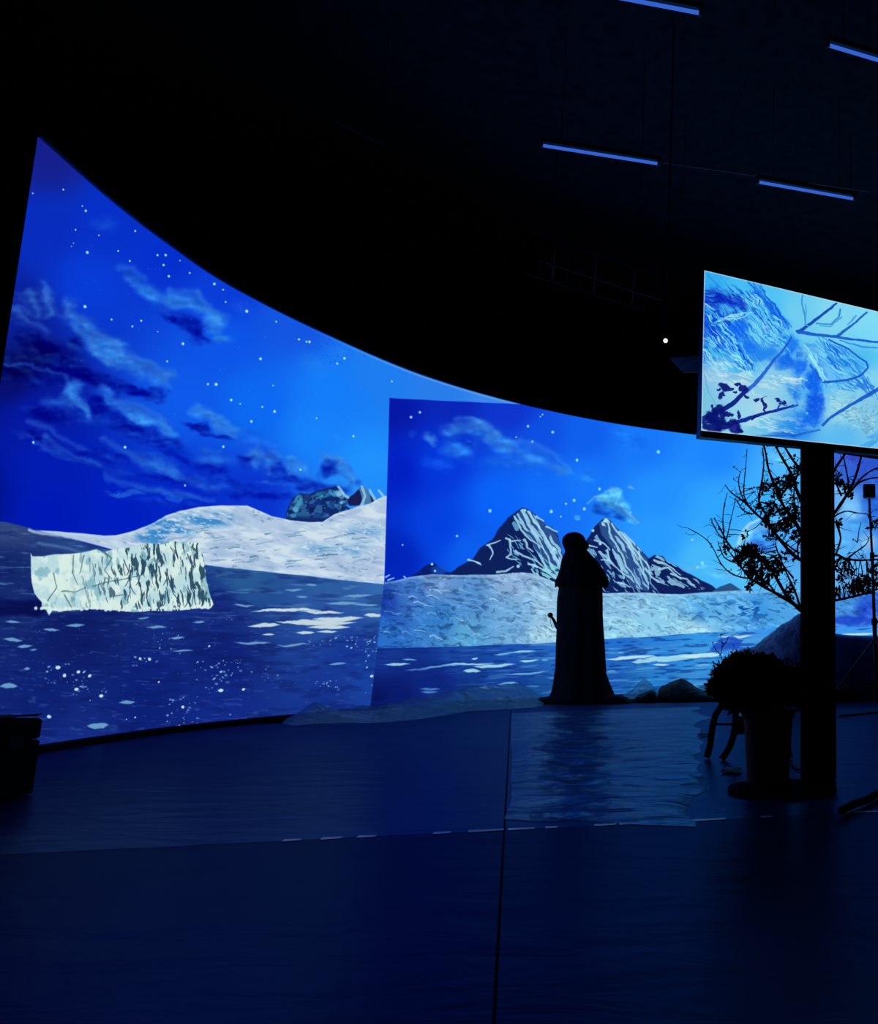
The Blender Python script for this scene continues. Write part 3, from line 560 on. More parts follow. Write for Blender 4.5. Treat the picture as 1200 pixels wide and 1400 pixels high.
for x,y,L,t,b in WS:
    c = [(70,130,200),(110,180,225),(165,220,235),(195,232,240)][b]; e = -.05*L/2
    B.poly([(x-L/2,y-e),(x-L*.2,y-t*.5-e*.4),(x+L*.25,y-t*.45+e*.5),(x+L/2,y+e),(x+L*.2,y+t*.45+e*.5),(x-L*.25,y+t*.5-e*.5)], c, .9, 1.5, 3)
B.clip = None
# dark fringe right of the frame of the inner picture
B.poly([(970,893),(980,878),(1000,872),(1018,876),(1012,886),(1030,890)], (24,70,190), .8, 3, 4)
B.dab(1165, 852, 40, 8, 0, (20,60,200), .8, .5, 6, .5)
WALL_IMG = B.image('wall_picture')
del X, Y, snow, wat, base, inner
B = None

# ---- the smaller screen's picture: two units wide board in its own pixels (x 940..1300, y 365..660)
SW, SH = 1100, 640
uu = (np.arange(SW)/(SW-1))[None, :]; v2 = (np.arange(SH)/(SH-1))[:, None]
# corners of the drawing board: foot left, foot right, top left, top right
cBL, cBR, cTL, cTR = (958.4,588.6), (1275.2,621.3), (962.7,369.7), (1274.3,444.0)
pw = 1.178*uu/(1+.178*uu)
B = Board((cBL[0]*(1-pw)+cBR[0]*pw)*(1-v2)+(cTL[0]*(1-pw)+cTR[0]*pw)*v2, (cBL[1]*(1-pw)+cBR[1]*pw)*(1-v2)+(cTL[1]*(1-pw)+cTR[1]*pw)*v2, .36)
F_ = B.full(); X, Y = B.X, B.Y
def Q(x, y): return (940+x/4.615, 360+y/4.615)               # sketch units (4.6 times finer)
B.I[:] = B.field([(970,385,(50,170,240)),(1010,395,(70,190,245)),(1050,420,(80,195,245)),(1090,430,(110,205,240)),(1140,430,(130,215,240)),(1190,450,(120,215,245)),(1190,440,(130,220,245)),(1180,490,(80,190,240)),(965,480,(30,120,225)),(975,440,(10,80,215)),(1000,470,(20,110,240)),(1010,500,(70,180,235)),
   (980,510,(150,205,235)),(1010,530,(160,215,235)),(1050,530,(140,205,235)),(1040,560,(170,215,230)),(965,570,(120,195,225)),(1020,570,(150,215,235)),(1150,560,(150,215,235)),(1190,560,(130,200,230)),(1150,600,(90,185,240)),(1190,520,(130,210,240)),(1130,520,(100,190,245)),(1080,590,(40,140,235)),(1040,585,(100,190,235)),(1280,520,(120,205,240))], 26)
NV, RB = (8,40,180), (14,100,240)
for x,y,rx,ry,a,c,al in ((170,240,170,60,4,(8,36,190),.9),(260,230,110,60,10,(6,30,175),.9),(120,215,50,35,0,(14,60,215),.7),(340,270,70,40,40,(8,36,185),.8),(420,180,60,50,40,(24,120,230),.8),(520,290,110,45,45,(20,110,235),.9),(590,370,70,50,30,(24,120,240),.9),(330,420,80,90,20,(12,100,240),.95),(380,520,90,60,20,(20,115,240),.9),
   (480,560,110,50,0,(26,130,238),.9),(430,600,90,30,0,(24,115,235),.8),(640,520,80,90,0,(26,130,240),.9),(600,620,80,60,0,(14,105,235),.85),(700,640,70,90,20,(14,105,240),.9),(780,740,70,110,10,(14,110,240),.95),(800,880,75,110,0,(10,85,230),.95),(770,980,100,70,0,(20,110,240),.95),(700,1060,120,40,-5,(30,120,235),.9),(690,820,60,60,0,(26,120,230),.85),
   (650,790,60,30,30,(40,130,225),.7),(700,960,50,40,0,(40,130,230),.7),(620,1080,140,14,-2,(20,80,210),.8),(240,300,60,40,0,(80,190,235),.8),(200,340,50,30,30,(60,160,235),.7),(770,520,60,30,0,(36,140,240),.7),(110,440,30,50,0,(14,90,215),.8),(150,470,30,26,0,(10,60,200),.8),(130,600,60,30,20,(40,140,225),.8),(110,610,30,30,0,(20,90,215),.7)):
    p = Q(x, y); B.dab(p[0], p[1], rx/4.0, ry/4.0, a, c, al*.9, .95, 6, .1)
def flow(ang, thr, col, al, seed, sx, sy, spots):         # streaky texture laid over soft spots
    u, v = rot(B.X+2.5*B.W1, B.Y+2.5*B.W2, ang); k = sst(thr, thr+.08, fbm(u/sx+seed, v/sy+seed*3, 4)); m = np.zeros_like(B.X)
    for x, y, rx, ry, a in spots:
        x, y = Q(x, y); dx, dy = rot(B.X-x, B.Y-y, a); m = np.maximum(m, np.clip(1.5-1.3*np.hypot(dx/(rx/4.6), dy/(ry/4.6)), 0, 1))
    B.put(F_, k*m*al, col)
flow(50, .50, (70,185,240), .8, 2, 14, 1.8, [(300,330,220,200,30),(500,300,200,90,50),(200,560,160,120,30)])
flow(48, .54, (8,50,195), .75, 5, 16, 2.2, [(250,350,200,160,30),(480,320,220,80,50),(300,200,200,60,10),(160,540,120,100,0)])
flow(52, .56, (150,235,245), .85, 8, 12, 1.4, [(470,430,130,110,40),(220,470,120,140,40),(380,600,160,60,30),(420,230,90,90,50),(180,620,120,60,20)])
flow(36, .50, (24,110,230), .75, 11, 18, 2.0, [(960,620,190,110,30),(1080,770,120,40,30)]); flow(34, .55, (140,230,245), .7, 15, 16, 1.6, [(950,600,180,110,30)])
flow(80, .50, (8,70,220), .6, 19, 9, 5, [(770,800,110,260,0),(620,580,120,90,0),(560,470,120,70,20)]); flow(20, .56, (90,190,245), .6, 23, 8, 3, [(700,800,120,160,0),(760,930,120,120,0),(650,560,120,80,0)])
flow(8, .54, (205,228,232), .7, 27, 14, 2.2, [(260,700,200,90,10),(560,760,160,60,0),(560,1020,240,60,0)]); flow(-20, .57, (90,150,185), .6, 31, 5, 2, [(1060,950,170,140,0),(1150,1000,120,120,0)])
for x,y,rx,ry,a,c,al in ((320,430,80,70,30,(16,105,240),.8),(400,540,80,60,20,(22,115,240),.7),(480,580,110,50,0,(28,130,238),.7),(640,520,70,80,0,(26,125,240),.75),(610,620,80,60,0,(16,105,236),.75),(560,330,60,34,40,(18,100,232),.7),(700,650,60,70,20,(18,105,240),.7),
  (790,760,70,110,10,(14,100,238),.75),(800,900,76,100,0,(12,85,230),.75),(740,1000,90,50,0,(22,105,238),.7),(250,235,110,34,12,(8,34,185),.7),(330,270,60,26,40,(8,36,185),.7),(430,200,30,60,-30,(24,110,225),.6),(110,480,24,40,0,(14,70,205),.6)):
    q_ = Q(x, y); B.dab(q_[0], q_[1], rx/4.6, ry/4.6, a, c, al, .7, 6, .5)
RS = np.random.RandomState(21)
def tuft(x0, y0, x1, y1, n, L, ang, spread, cols, w=1.5):
    for _ in range(n):
        t = RS.rand(); x, y = Q(x0+(x1-x0)*t+RS.uniform(-spread,spread), y0+(y1-y0)*t+RS.uniform(-spread,spread)); l = L/4.6*RS.uniform(.5,1.2); a = math.radians(ang+RS.uniform(-16,16))
        B.stroke([(x-l*math.cos(a)/2, y-l*math.sin(a)/2), (x+RS.uniform(-1,1), y), (x+l*math.cos(a)/2, y+l*math.sin(a)/2)], w, w*.5, cols[RS.randint(len(cols))], RS.uniform(.5,.95), 1.2, 3)
CY_ = [(110,220,240),(150,235,245),(70,190,235)]; BL = [(10,60,200),(20,100,230),(14,80,215)]
tuft(380,180,600,440,34,90,52,30,CY_+BL[:1]); tuft(400,400,590,500,40,60,50,50,CY_); tuft(180,380,400,660,46,90,52,30,CY_+BL); tuft(110,520,400,680,46,70,35,40,CY_+[(200,235,240)]); tuft(320,640,460,690,20,50,60,20,BL+CY_)
tuft(100,330,240,360,20,70,60,30,CY_+BL); tuft(230,360,360,330,10,110,-12,14,[(160,240,245)]); tuft(850,520,1080,680,44,120,40,50,[(20,100,225),(60,170,235),(40,140,230)]); tuft(780,580,860,720,12,120,62,12,[(150,235,245)]); tuft(920,760,1140,800,16,100,30,26,[(30,120,215),(60,160,225)])
tuft(130,220,330,240,26,80,10,40,[(6,30,170),(30,90,225)]); tuft(420,140,640,400,16,200,52,20,[(14,90,220)]); tuft(1080,760,1170,780,8,160,50,14,[(40,120,220)],2); tuft(1120,1160,1200,1080,8,120,-35,16,[(60,160,235)],2)
tuft(520,740,700,720,16,90,20,14,[(110,190,225),(210,235,240)]); tuft(880,840,1190,1040,60,30,30,60,[(110,160,185),(200,225,230)],1); tuft(120,700,420,800,22,60,25,40,[(200,225,235),(130,180,210)],1); tuft(360,960,700,1060,24,70,14,30,[(190,230,240),(90,180,225)],1.3)
def S(pts, w0, w1, c, a=.95, so=1.2, wp=1.2): B.stroke([Q(*p) for p in pts], w0/4.6, w1/4.6, c, a, so, wp)
LN = (18,70,170)
S([(700,435),(790,370),(940,255)], 22, 12, LN); S([(940,460),(1040,385),(1130,310)], 16, 10, (30,90,190)); S([(690,430),(800,450),(930,462),(1060,480),(1200,497)], 20, 12, (24,90,200))
S([(725,200),(722,260),(740,330),(742,390),(760,400)], 10, 8, (60,150,215)); S([(745,260),(748,340),(740,390)], 6, 6, (70,160,220)); S([(965,290),(950,340),(905,385),(810,380)], 12, 8, (50,140,215)); S([(970,340),(900,400),(830,395)], 7, 5, (60,160,220))
S([(1060,330),(1030,365),(1010,385)], 8, 5, (60,150,220)); S([(890,480),(1010,540),(1120,620),(1135,660),(1080,710),(1010,735),(850,745)], 9, 14, (22,90,200)); S([(960,485),(1080,520),(1190,530)], 8, 8, (50,140,220))
S([(1200,795),(1100,850),(1000,910),(900,975),(850,1020)], 22, 16, (24,90,200)); S([(650,470),(600,545),(540,610),(480,690),(420,760),(370,805)], 10, 26, (26,86,205), .85); S([(370,800),(300,870),(220,930),(150,960),(85,990)], 22, 34, (10,30,130))
S([(660,895),(560,925),(460,950),(360,985),(290,1010)], 12, 28, (10,36,140)); S([(120,70),(230,180),(330,200)], 7, 5, (40,140,225)); S([(110,260),(140,280),(170,300)], 8, 6, (150,210,245))
S([(760,570),(800,640),(850,740)], 9, 6, (150,235,245)); S([(770,640),(830,720)], 5, 5, (20,90,200))
DK = (8,20,110)
for x,y,rx,ry in ((150,970,50,40),(200,920,40,30),(250,960,30,14),(240,1020,80,40),(300,1040,44,44),(150,1040,70,26),(180,1000,50,30),(230,790,36,20),(215,830,16,26),(270,800,14,16),(320,770,22,12),(350,790,24,24),(300,820,18,12),(480,880,10,40),(440,860,26,12),(560,860,22,10),(590,880,30,16),(420,975,12,24),(320,960,14,24),(170,930,16,30),(220,960,20,30),(150,900,10,16),(370,840,20,12),(190,800,12,8)):
    p = Q(x, y); B.dab(p[0], p[1], rx/4.2, ry/4.2, RS.uniform(-20,20), DK, .92, .35, 5.5)
S([(90,1010),(180,995),(290,1030),(340,1060)], 12, 20, DK)
S([(560,930),(570,900),(600,870)], 10, 6, (20,60,160)); S([(470,880),(480,920),(490,945)], 8, 8, (12,36,140)); S([(650,905),(690,890)], 12, 10, (30,90,200))
p = Q(290, 1040); B.dab(p[0], p[1], 6, 7, 0, (50,50,170), .6, .7, 2)
S([(100,700),(130,820),(180,900)], 6, 5, (90,170,200), .7); S([(100,780),(110,900)], 5, 5, (120,190,215), .7); S([(250,700),(330,720),(400,750)], 5, 4, (110,150,190), .6)
p = Q(750, 945); B.dab(p[0], p[1], 2.2, 2.2, 0, (90,210,250), .9, .5, 0)
S([(400,1090),(650,1090),(830,1050)], 10, 8, (24,90,200), .8)
eg = np.clip(np.maximum(np.maximum(1-uu*SW/5, 1-v2*SH/5), 1-(1-v2)*SH/5), 0, 1)*np.ones_like(X)
B.put(F_, eg*.8, (190,225,245))
TV_IMG = B.image('screen_picture'); B = None; del X, Y


# ------------------------------------------------------------------ screen wall: geometry
wall_t = thing('led_wall', 'tall curved video wall filled with a blue polar night landscape', 'video wall', wall_pt(0, 0))
def wall_strip(z0, z1, o0, o1, n=240, uv=None):
    mb = MB(); rings = []
    for i in range(n+1):
        s = LW*i/n
        rings.append([wall_pt(s, z0, o0), wall_pt(s, z1, o0), wall_pt(s, z1, o1), wall_pt(s, z0, o1)])
    mb.loft(rings); return mb
mb = MB(); n = 300
mb.grid([[wall_pt(LW*i/n, z, 0) for z in (Z0, HW)] for i in range(n+1)])
disp = mb.build('display', screen_mat('video_picture', WALL_IMG, 1.), wall_t)
me = disp.data; uvl = me.uv_layers.new(name='UVMap')
for lp in me.loops:
    vi = lp.vertex_index; i, j = divmod(vi, 2)
    z = (Z0, HW)[j]
    uvl.data[lp.index].uv = (i/n, z/HW)
# the picture faces the stage
if sum(p.normal.x for p in me.polygons[:20]) < 0: me.flip_normals()
wall_strip(0.0, HW, -.12, -.006).build('cabinet', M['black'], wall_t)
wall_strip(.0, Z0-.004, -.005, .03).build('base_rail', M['black'], wall_t)
wall_strip(HW+.001, HW+.02, -.1, .012).build('top_rail', M['steel'], wall_t)

# ------------------------------------------------------------------ floor coverings
mat_t = []
def quad_sheet(name, pts, m, z=.006, thick=.004):
    P = [Vector((p[0], p[1], 0)) for p in pts]; n = len(P)
    mb = MB(); mb.add([p+Vector((0,0,z)) for p in P]+[p+Vector((0,0,z-thick)) for p in P],
        [tuple(range(n)), tuple(range(2*n-1, n-1, -1))]+[(i, (i+1) % n, n+(i+1) % n, n+i) for i in range(n)])
    return mb.build(name, m, origin=P[0])
# long seam runs towards the video wall; a second cut runs across under the tape
sA, sB, sC = atZ(675, 1400), atZ(690, 1143), atZ(698, 974)
d_ = (sC-sA).normalized(); sn = Vector((-d_.y, d_.x, 0)); sS = sA-d_*3.2; sE = sC+d_*.95
tL, tR = atZ(300, 1157), atZ(1200, 1112)
td = (tR-tL).normalized()
def isect(p, d, q, e):
    den = d.x*e.y-d.y*e.x; t = ((q.x-p.x)*e.y-(q.y-p.y)*e.x)/den; return p+d*t
X = isect(sA, d_, tL, td); g = .003
LL = tL-td*1.45; RR = tR+td*2.6
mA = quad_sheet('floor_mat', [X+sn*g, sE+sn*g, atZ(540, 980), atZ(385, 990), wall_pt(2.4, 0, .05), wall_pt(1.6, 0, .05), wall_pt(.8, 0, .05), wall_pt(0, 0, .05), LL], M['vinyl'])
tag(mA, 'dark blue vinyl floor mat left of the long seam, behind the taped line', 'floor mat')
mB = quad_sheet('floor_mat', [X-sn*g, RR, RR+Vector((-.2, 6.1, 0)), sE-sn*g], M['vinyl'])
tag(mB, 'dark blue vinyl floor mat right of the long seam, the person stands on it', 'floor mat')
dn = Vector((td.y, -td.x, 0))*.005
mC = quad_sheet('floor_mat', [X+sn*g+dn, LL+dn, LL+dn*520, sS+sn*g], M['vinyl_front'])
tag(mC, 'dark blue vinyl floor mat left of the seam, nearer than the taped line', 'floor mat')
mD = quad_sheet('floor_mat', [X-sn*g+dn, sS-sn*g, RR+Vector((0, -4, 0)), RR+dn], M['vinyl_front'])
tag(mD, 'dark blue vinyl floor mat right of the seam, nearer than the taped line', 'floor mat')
# torn pieces of tape over the cut
tp = thing('floor_tape', 'broken strip of thin white tape lying across the dark floor mats', 'tape', atZ(600, 1146, .007))
for a, b in ((388,412),(440,468),(489,515),(592,616),(640,688),(694,730),(745,762),(812,842),(846,886),(908,992),(1150,1199),(1040,1056)):
    k = lambda x: isect(atZ(x, 1137), Vector((ray(x, 1137).x, ray(x, 1137).y, 0)), tL, td)
    p, q = k(a), k(b); w = dn.normalized()*.017
    MB().add([p+w+Vector((0,0,.0065)), q+w*.7+Vector((0,0,.0065)), q-w*.7+Vector((0,0,.0065)), p-w+Vector((0,0,.0065)),
              p+w+Vector((0,0,.0078)), q+w*.7+Vector((0,0,.0078)), q-w*.7+Vector((0,0,.0078)), p-w+Vector((0,0,.0078))],
             [(0,1,2,3),(4,5,6,7),(0,1,5,4),(1,2,6,5),(2,3,7,6),(3,0,4,7)]).build('tape_piece', M['tape'], tp)

# crumpled pale cloth (two lengths, left and right of the person) along the foot of the wall
from mathutils import noise as MN
def fb(x, y, k=1., o=4): return sum(MN.noise(Vector((x*k*2**i, y*k*2**i, i*7.3)))/2**i for i in range(o))
def wall_s_at(x):                                            # arc length where photo column x meets the wall foot
    xs = []; ss = np.linspace(0, LW, 400)
    for s in ss:
        p = wall_pt(s); c, sn_ = math.cos(TH), math.sin(TH); xs.append(CX+FPX*p.x/(p.y*c-EYE*sn_))
    return float(np.interp(x, xs, ss))
front = [(385,991),(400,994),(440,991),(480,990),(520,990),(560,987),(600,981),(640,974),(680,972),(700,971),(730,969),(750,965),(768,961),(830,959),(880,956.5),(930,954.5),(1000,952.5)]
topz = [(385,.02),(400,.05),(425,.07),(440,.04),(480,.02),(520,.04),(560,.07),(600,.11),(640,.15),(700,.17),(760,.14),(820,.16),(870,.14),(930,.08),(1000,.05)]
def heap(xa, xb, nn, lab, topz):
    rows = []
    for i in range(nn):
        x = xa+(xb-xa)*i/(nn-1)
        yf = np.interp(x, [a for a, b in front], [b for a, b in front]); zt = np.interp(x, [a for a, b in topz], [b for a, b in topz])
        B = wall_pt(wall_s_at(x), 0, .045); F = atZ(x, yf)
        if (F-B).length < .2: F = B+Vector((.25, -1, 0)).normalized()*.2
        e = min(1, .15+(i/(nn-1))*9, .15+(1-i/(nn-1))*9); r = []
        for j in range(30):
            t = j/29; p = B.lerp(F, t)
            z = e*zt*(1-t)**1.4+.012+e*(.10*abs(fb(p.x*1.3+p.y, p.y*2.2, 1.3))+.03*fb(p.x*4, p.y*7, 1.))*math.sin(math.pi*min(1, t*1.02+.15))
            if j == 29: z = .009
            p.z = max(.009, z); r.append(p)
        rows.append(r)
    o = MB().grid(rows).build('crumpled_film', M['heap'], smooth=True, origin=rows[0][29])
    sm = o.modifiers.new('thickness', 'SOLIDIFY'); sm.thickness = .001; sm.offset = 1
    tag(o, lab, 'sheeting')
heap(385, 742, 120, 'long pale crumpled film heaped along the wall foot, left of the person', topz)
heap(846, 1000, 60, 'pale crumpled film behind the dark pointed rock, right of the person', [(846,.05),(862,.07),(870,.15),(878,.2),(886,.15),(896,.07),(1000,.05)])
# wrinkled film over the right-hand mat
rows = []
L0, L1 = atZ(699.5, 976), atZ(695, 1120); R0, R1 = atZ(956, 967), atZ(960, 1122)
for i in range(90):
    t = i/89; r = []
    t2 = t
    a = L0.lerp(L1, t2); b = R0.lerp(R1, t2)
    for j in range(110):
        u = j/109; p = a.lerp(b, u)
        e = min(1, min(u, 1-u)*12, min(t, 1-t)*12)
        p.z = .0085+e*(.010+.022*max(-.5, fb(p.x*.9+.7*math.sin(p.y*1.3), p.y*1.5, 1.7, 5))); p.z = max(.0085, p.z)
        p.y += .30*fb(p.x*1.2, 5.)*(t if i > 45 else 0)
        p.x += (.10*fb(p.y*1.5, 9.))*u
        r.append(p)
    rows.append(r)
o = MB().grid(rows).build('plastic_film', M['film'], smooth=True, origin=L1)
tag(o, 'wrinkled shiny plastic film spread over the floor mat in front of the person', 'plastic sheet')

def mound(profile, Yc, dep, nz=.02, n=60, m=14, seed=0., flat=0.0, front=1.0):
    """closed rock-like heap standing on the floor; profile = photo outline of its top, Yc its distance"""
    mb = MB(); xs = [p[0] for p in profile]; rows = []
    for i in range(n+1):
        x = xs[0]+(xs[-1]-xs[0])*i/n; y = np.interp(x, xs, [p[1] for p in profile])
        tp = atY(x, y, Yc); top = max(.004, tp.z-.01); r = []
        e = math.sin(math.pi*min(1, max(0, i/n)))**.5
        for j in range(m+1):
            t = j/m; a = math.pi*t; yy = Yc-math.cos(a)*dep*(.35+.65*e); k = math.sin(a)**.75
            nn = nz*fb(tp.x*5+seed, yy*5, 1.5)*k
            r.append(Vector((tp.x+.25*nn, yy+nn*.5, max(.0, top*k+nn*.8*(abs(t-.5) > .1)))+Vector((0, 0, .012))[:] if False else (tp.x+.25*nn, yy+nn*.5, .010+max(0, top*k+nn*.8*(abs(t-.5) > .1)))))
        rows.append(r)
    mb.grid(rows); o = len(mb.v)
    mb.f.append(tuple(range(0, m+1))); mb.f.append(tuple(n*(m+1)+j for j in range(m, -1, -1)))
    for i in range(n): mb.f.append((i*(m+1), (i+1)*(m+1), (i+1)*(m+1)+m, i*(m+1)+m))
    return mb

# ------------------------------------------------------------------ screen on a mast
TL, BL_, TR, BR = Vector((-.3815,3.3,2.0809)), Vector((-.3824,3.3,1.4062)), Vector((.6486,3.9155,2.0904)), Vector((.6357,3.9155,1.4506))
hx = (TR-TL).normalized(); back = Vector((-hx.y, hx.x, 0)).normalized()
tv = thing('monitor_screen', 'large flat screen on a mast showing a blue close-up with branches', 'screen', (.13, 3.75, 1.75))
def slab(c4, o0, o1, grow=0.):
    A = []; cen = sum(c4, Vector())/4
    for o in (o0, o1):
        for p in c4:
            d = p-cen; A.append(p+Vector((hx.x*grow*(1 if d.dot(hx) > 0 else -1), hx.y*grow*(1 if d.dot(hx) > 0 else -1), grow*(1 if d.z > 0 else -1)))+back*o)
    return MB().add(A, [(0,1,2,3),(7,6,5,4),(0,4,5,1),(1,5,6,2),(2,6,7,3),(3,7,4,0)])
gz = MB().add([BL_, BR, TR, TL], [(0,1,2,3)])
pic = gz.build('picture', screen_mat('screen_video', TV_IMG, 1.), tv)
uvl = pic.data.uv_layers.new(name='UVMap'); UVS = {0:(0,0), 1:(1,0), 2:(1,1), 3:(0,1)}
for lp in pic.data.loops: uvl.data[lp.index].uv = UVS[lp.vertex_index]
if pic.data.polygons[0].normal.y > 0: pic.data.flip_normals()
slab([TL, TR, BR, BL_], .002, .038, .001).build('casing', M['gloss'], tv)
# lower edge strip and top strip of the frame, proud of the glass
def strip(a, b, dz0, dz1, o0, o1):
    A = []
    for o in (o0, o1):
        for p, dz in ((a, dz0), (b, dz0), (b, dz1), (a, dz1)): A.append(p+Vector((0, 0, dz))+back*o)
    return MB().add(A, [(0,1,2,3),(7,6,5,4),(0,4,5,1),(1,5,6,2),(2,6,7,3),(3,7,4,0)])
strip(BL_-hx*.004, BR+hx*.004, -.027, -.0015, -.004, .04).build('lower_frame', M['gloss'], tv)
strip(TL-hx*.004, TR+hx*.004, .001, .006, -.003, .04).build('upper_frame', M['gloss'], tv)
MB().rbox(.02, .16, 3.686, 3.698, 1.55, 1.9, .003).build('wall_mount', M['blackmetal'], tv)
for z in (1.6, 1.85):
    a = TL+hx*.54+back*.036; a.z = z
    MB().tube([a, Vector((.09, 3.69, z))], .012, 8).build('bracket', M['blackmetal'], tv)
mast = thing('mast', 'thick black square mast carrying the large screen', 'pillar', (.09, 3.74, .0))
MB().rbox(.013, .163, 3.70, 3.85, .0095, 2.02, .008).build('post', M['mast'], mast)
MB().rbox(.03, .146, 3.72, 3.83, 2.021, 2.045, .004).build('cap', M['mast'], mast)
plate = MB().lathe([(.20, 0), (.21, .003), (.21, .012), (.205, .014), (.03, .014)], (-.06, 3.44, .009), 48).build('base_plate', M['mast'], origin=(-.06, 3.44, .009))
tag(plate, 'round black base plate lying under the plant pot', 'plate')

# ------------------------------------------------------------------ planter
pc = Vector((-.118, 3.53, .0235))
pl = thing('potted_plant', 'dark bushy plant in a brown tapered pot left of the black mast', 'plant', pc)
MB().lathe([(.080,0),(.084,.004),(.088,.08),(.095,.2),(.099,.25),(.106,.255),(.106,.285),(.101,.287),(.094,.285),(.092,.25)], pc, 40).build('pot', M['pot'], pl, smooth=False)
MB().lathe([(.02,.245),(.091,.245),(.091,.258),(.05,.268)], pc, 30).build('soil', M['soil'], pl)
fol = MB(); stm = MB()
blobs = [((1030,930),45,38,.10,1500),((995,940),30,22,.07,520),((1000,918),26,18,.07,420),((1010,905),20,14,.06,300),((1045,905),26,12,.06,260),((1070,935),36,34,.1,800),((976,940),12,10,.04,120),((983,925),10,12,.04,110),((1020,962),36,16,.08,600),((1095,950),20,24,.08,260)]
def leaf(mb, c, L, rnd=random):
    d = Vector((rnd.gauss(0,1), rnd.gauss(0,1), rnd.gauss(.3,1))).normalized(); s = d.orthogonal().normalized(); s.rotate(Matrix.Rotation(rnd.random()*6.28, 3, d)); u = d.cross(s)
    mb.add([c, c+d*L*.45+s*L*.3+u*L*.06, c+d*L, c+d*L*.45-s*L*.3+u*L*.06], [(0,1,2),(0,2,3)])
for (x, y), rx, ry, dp, cnt in blobs:
    for _ in range(cnt):
        while True:
            a, b, e = random.uniform(-1,1), random.uniform(-1,1), random.uniform(-1,1)
            if a*a+b*b+e*e < 1: break
        q = atY(x+a*rx, y+b*ry, pc.y+e*dp*1.2+.0); leaf(fol, q, random.uniform(.014, .028))
    c = atY(x, y, pc.y)
    MBc = [[c+Vector((rx*.0030*.80*math.cos(t)*math.sin(p), dp*.8*math.sin(t)*math.sin(p), ry*.0030*.80*math.cos(p)))*1.0 for t in [2*math.pi*k/10 for k in range(10)]] for p in [math.pi*k/6+.001 for k in range(7)]]
    fol.loft(MBc, cap=False)
    for k in range(3): stm.tube([pc+Vector((random.uniform(-.03,.03), random.uniform(-.03,.03), .27)), c.lerp(pc, .4)+Vector((0,0,.1)), atY(x+random.uniform(-.8,.8)*rx, y+random.uniform(-.9,.5)*ry, pc.y)], [.004,.003,.0015], 5)
for pts in ([(990,915),(985,895),(988,880),(984,868)],[(985,895),(978,888),(974,880)],[(987,885),(993,878),(996,870)],[(975,935),(972,920),(976,905)],[(1003,905),(1000,893),(1004,884)],[(988,880),(983,876)]):
    stm.tube([atY(x, y, pc.y+.02) for x, y in pts], [.0016]*(len(pts)-1)+[.0006], 4)
    for x, y in pts: leaf(fol, atY(x, y, pc.y+.02), .012)
tag(fol.build('foliage', M['bush'], pl), kind='stuff'); tag(stm.build('stems', M['bark'], pl), kind='stuff')

# ------------------------------------------------------------------ low stool with bent legs
st = thing('stool', 'low grey stool with bent legs half hidden behind the potted plant', 'stool', atZ(1010, 1036, .012))
def bent(pts, Yd, w=.016, t=.008):
    mb = MB(); rings = []
    P = [atY(x, y, Yd) for x, y in pts]; P[-1].z = .0125
    for i, p in enumerate(P):
        tt = (P[min(i+1, len(P)-1)]-P[max(0, i-1)]).normalized(); s = Vector((tt.z, 0, -tt.x))
        rings.append([p+s*w+Vector((0,-t,0)), p+s*w+Vector((0,t,0)), p-s*w+Vector((0,t,0)), p-s*w+Vector((0,-t,0))])
    return mb.loft(rings)
bent([(1003,958),(992,962),(984,968),(978,978),(974,992),(972,1008),(970,1022),(966,1038)], 4.42).build('leg', M['chairpl'], st)
bent([(1022,962),(1012,963),(1006,972),(1005,988),(1003,1004),(998,1020),(991,1032),(986,1040)], 4.36).build('leg', M['chairpl'], st)
bent([(1052,962),(1064,966),(1070,976),(1072,992),(1074,1008),(1076,1022),(1080,1038)], 4.42).build('leg', M['chairpl'], st)
bent([(1044,962),(1056,966),(1061,976),(1063,990),(1064,1006),(1068,1022),(1072,1040)], 4.36).build('leg', M['chairpl'], st)
a, b = atY(1002, 979, 4.30), atY(1060, 979, 4.30)
MB().rbox(a.x, b.x, 4.29, 4.56, atY(1000, 985, 4.3).z, a.z, .004).build('seat', M['chairpl'], st)
tag(MB().rbox(a.x+.01, b.x-.01, 4.31, 4.33, atY(1000, 1002, 4.3).z, atY(1000, 986, 4.3).z, .002).build('front_board', M['black'], st))
MB().rbox(a.x+.0, b.x-.0, 4.30, 4.335, atY(1000, 1004, 4.3).z, atY(1000, 1002, 4.3).z, .0005).build('rail', M['white'], st)
c1, c2 = atY(972, 990, 4.42), atY(1006, 990, 4.36)
MB().tube([c1, c2], .007, 6).build('stretcher', M['chairpl'], st)

# scraps of film by the stool
def scrap(x, y, w, lab, seed):
    c = atZ(x, y, .012); rows = []
    for i in range(12):
        r = []
        for j in range(9):
            u = i/11-.5; v = j/8-.5; rr = 1-.35*abs(fb(u*3+seed, v*3))
            r.append(Vector((c.x+u*w*rr, c.y+v*w*1.3*rr, .014+.5*w*max(0, .16*math.cos(u*3)*math.cos(v*3)+.22*abs(fb(u*4+seed, v*4+seed))))))
        rows.append(r)
    o = MB().grid(rows).build('film_scrap', M['cloth'], origin=rows[0][0]); sm = o.modifiers.new('thickness', 'SOLIDIFY'); sm.thickness = .001
    tag(o, lab, 'scrap')
scrap(1000, 1054, .10, 'small crumpled scrap of film on the floor left of the plant pot', 3.3)
scrap(962, 1005, .09, 'small crumpled scrap lying just left of the stool legs', 8.1)

